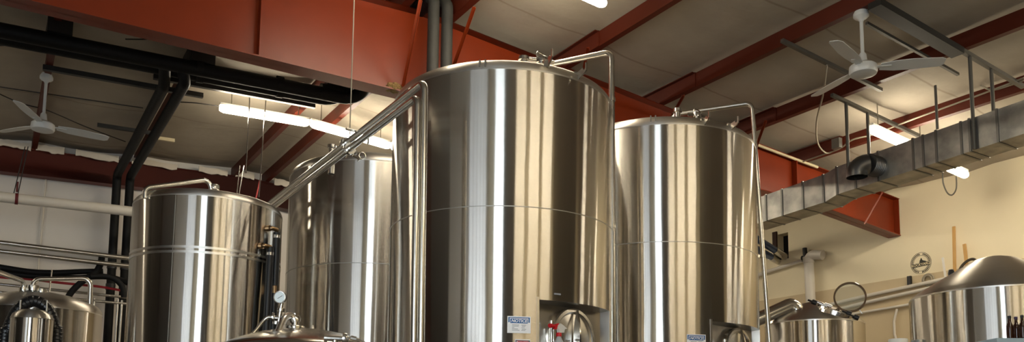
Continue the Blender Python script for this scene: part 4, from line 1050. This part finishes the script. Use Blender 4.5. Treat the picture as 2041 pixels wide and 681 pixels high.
# duct rods
def rod(u0, v0, u1, v1, x, label, y):
    a_ = V((x, y, roofz(x)-.02)); zb_ = 4.3 if u1 is None else None
    t = onX(u1, v1, x); b_ = V((x, y, t.z))
    tag(obj('duct_rod', MB().tube([a_, b_], .02, 10), STRUT), label, 'rod', 'rods holding the duct')
yA = s3a.y; yB = s5a.y
rod(0, 0, 1682, 352, XD-.035, 'grey rod in front of the duct left of the round outlet', yA)
rod(0, 0, 1726, 312, XD+WD+.03, 'grey rod behind the duct top above the round outlet', yA)
rod(0, 0, 1934, 300, XD-.035, 'grey rod in front of the duct near the right edge', yB)
rod(0, 0, 1962, 226, XD+WD+.03, 'grey rod behind the duct top near the right edge', yB)
a_ = onroof(1862, 210); a_ = V((XD+WD+.03, onX(1868, 250, XD+WD+.03).y, roofz(XD+WD)-.0))
tag(obj('duct_rod', MB().tube([a_, V((a_.x, a_.y, onX(1872, 256, a_.x).z))], .016, 8), STRUT), 'short thin rod behind the duct between the two strut pairs', 'rod', 'rods holding the duct')
q = onX(1880, 350, XD+.1)
wire('cable_loop', [onX(1879, 345, 9.0), onX(1880, 365, 9.0), onX(1888, 384, 9.0), onX(1898, 388, 9.0), onX(1906, 375, 9.0), onX(1906, 352, 9.0)], .008, CORD, 'pale cable loop hanging below the duct beside the lamp', 'cable')

# ------------------------------------------------------------------ lamps
LG = 'fluorescent strip lamps'
def lamp(x0, x1, y, label, drop=.2):
    z0, z1 = roofz(x0)-drop, roofz(x1)-drop
    t = thing('strip_lamp', ((x0+x1)/2, y, (z0+z1)/2), label, 'lamp', LG)
    w = .058; A, B = V((x0, y, z0)), V((x1, y, z1)); U = V((0, 0, 1))
    obj('housing', MB().bar(A+U*.066, B+U*.066, .07, .03), LAMPW, t)
    # rounded diffuser
    mb = MB(); n = 18; vs = []
    st2 = [(0, .55), (.02, .85), (.05, 1), (.95, 1), (.98, .85), (1, .55)]
    for f, s_ in st2:
        c = A+(B-A)*f
        vs += [c+V((0, cos(2*pi*k/n)*w*s_, .005-sin(2*pi*k/n)*.05*s_)) for k in range(n)]
    m_ = n; fs = [(i*m_+k, i*m_+(k+1) % n, (i+1)*m_+(k+1) % n, (i+1)*m_+k) for i in range(len(st2)-1) for k in range(n)]
    fs += [tuple(range(m_)), tuple(range((len(st2)-1)*m_, len(st2)*m_))]
    mb.add(vs, fs, True); obj('diffuser', mb, TUBE, t)
    for x in (x0+.15, x1-.15):
        f = (x-x0)/(x1-x0); c = A+(B-A)*f; obj('suspension', MB().tube([c+U*.06, V((c.x, c.y, roofz(c.x)+.13))], .006, 6), CORD, t)
    return t
L0 = onroof(440, 213, -.2); L1 = onroof(617, 247, -.2); L2 = onroof(781, 283, -.2); yl = L1.y
dxl = L1.x-L0.x
lamp(L0.x, L1.x-.015, yl, 'left one of the two long strip lamps in a row behind the rafter')
lamp(L1.x+.015, L1.x+dxl, yl, 'right one of the two long strip lamps in a row, behind the steel pipes')
R0 = onroof(1736, 258, -.25); yr = R0.y
lamp(R0.x, R0.x+1.22, yr, 'strip lamp just above the duct, below the right ceiling fan', .25)
U0 = onroof(1926, 350, -.25)
lamp(max(U0.x-1.22, R0.x+1.3), U0.x, U0.y, 'strip lamp whose end peeks out below the duct', .25)
N1 = onroof(1206, 9, -.2)
lamp(N1.x-1.22, N1.x, N1.y, 'strip lamp cut off by the top edge above the tallest tank')
lamp(L1.x+dxl+.03, L1.x+2*dxl, yl, 'added third strip lamp of the far row, hidden behind the tallest tank')  # hidden lamp added to brighten the left back wall and ceiling
lamp(8.1, 9.32, yl, 'far row strip lamp hidden behind the right-hand tank, left of its pair')
lamp(9.36, 10.58, yl, 'far row strip lamp hidden behind the right-hand tank, right of its pair')
lamp(N1.x-2.5, N1.x-1.28, N1.y, 'added strip lamp just above the frame over the tallest tank')  # unseen lamp added to brighten the middle of the rafter
for x, y, lb in ((-2.4, 11.2, 'added strip lamp over the far left wall, outside the frame'), (1.6, -1.5, 'added strip lamp behind the viewer by the charcoal panel, outside the frame'), (3.3, -1.5, 'added strip lamp behind the viewer at the middle of the cream wall, outside the frame'), (5.0, -1.5, 'added strip lamp behind the viewer near the added dark panel, outside the frame'),
             (10.4, 2.4, 'added strip lamp near the right wall, outside the frame'), (11., .4, 'added strip lamp by the right wall near the added dark panel, outside the frame'), (11.2, 3.5, 'added strip lamp above the large kettle, outside the frame')):
    lamp(x-.61, x+.61, y, lb)  # lamps added out of view to brighten the walls and tank reflections

# ------------------------------------------------------------------ ceiling fans
def fan(base_uv, mot_uv, zoff, angles, label, span, tilt=0.):
    b = onroof(*base_uv); m = V((b.x, b.y, 0)); d = ray(*mot_uv)
    m.z = EYE.z+d.z*(hypot(b.x, b.y)/hypot(d.x, d.y))
    t = thing('ceiling_fan', (b.x, b.y, m.z), label, 'fan', 'white ceiling fans')
    obj('canopy', MB().lathe([(.001, .0), (.055, .0), (.075, -.04), (.075, -.07), (.06, -.085), (.03, -.1), (.02, -.12)], (b.x, b.y, b.z+.02), 32), FANW, t)
    obj('down_rod', MB().tube([(b.x, b.y, b.z-.08), (b.x, b.y, m.z+.08)], .018, 12), FANW, t)
    obj('yoke', MB().lathe([(.02, .19), (.035, .17), (.045, .09), (.06, .06)], (b.x, b.y, m.z), 24), FANW, t)
    obj('motor', MB().lathe([(.02, .075), (.1, .07), (.13, .045), (.135, -.01), (.125, -.035), (.08, -.045), (.001, -.048)], (b.x, b.y, m.z), 40), FANW, t)
    for a in angles:
        e = V((cos(a), sin(a), 0)); s = V((-sin(a), cos(a), 0)); pit = V((0, 0, -.22))
        c0 = V((b.x, b.y, m.z+.03))
        A = lambda r, w: c0+e*r+(s+pit)*w
        top = [A(.16, .05), A(.3, .075), A(span*.6, .075), A(span*.95, .06), A(span, .03), A(span, -.05), A(span*.95, -.07), A(span*.6, -.085), A(.3, -.075), A(.16, -.05)]
        bl_ = obj('blade', MB().prism(top, (0, 0, .006)), FANW, t)
        obj('blade_iron', MB().bar(c0+e*.1, c0+e*.26, .05, .008), FANW, bl_)
    return t, b, m
def ang_to(b, uv):
    z = EYE.z+ray(*uv).z
    return uv
def fan_px(base, mot, tips, label, span):
    b = onroof(*base); d = ray(*mot); z = EYE.z+d.z*(hypot(b.x, b.y)/hypot(d.x, d.y))
    A = []
    for uv in tips:
        p = onZ(uv[0], uv[1], z+.03); A.append(atan2(p.y-b.y, p.x-b.x))
    return fan(base, mot, 0, A, label, span), A
f1, A1 = fan_px((93, 152), (85, 254), [(212, 276)], 'white ceiling fan at the left under the grey strut', .62) if False else (None, None)
def fan3(base, mot, tip, label, span):
    b = onroof(*base); d = ray(*mot); z = EYE.z+d.z*(hypot(b.x, b.y)/hypot(d.x, d.y))
    p = onZ(tip[0], tip[1], z+.03); a = atan2(p.y-b.y, p.x-b.x)
    fan(base, mot, 0, [a, a+2*pi/3, a-2*pi/3], label, span)
fan3((93, 150), (85, 254), (214, 277), 'white ceiling fan at the left under the grey strut', .75)
fan3((1716, 24), (1729, 140), (1865, 125), 'white ceiling fan at the right above the duct', .75)

# ------------------------------------------------------------------ light and colour
w = bpy.data.worlds.new('world'); SC.world = w; w.use_nodes = True
w.node_tree.nodes['Background'].inputs[0].default_value = (.75, .85, 1, 1); w.node_tree.nodes['Background'].inputs[1].default_value = .3
SC.view_settings.view_transform = 'Standard'; SC.view_settings.look = 'None'; SC.view_settings.gamma = 1; SC.view_settings.exposure = .70
SC.view_settings.use_curve_mapping = False
SC.cycles.use_denoising = True
SC.cycles.max_bounces = 10; SC.cycles.diffuse_bounces = 5; SC.cycles.glossy_bounces = 6
SC.cycles.sample_clamp_indirect = 8.
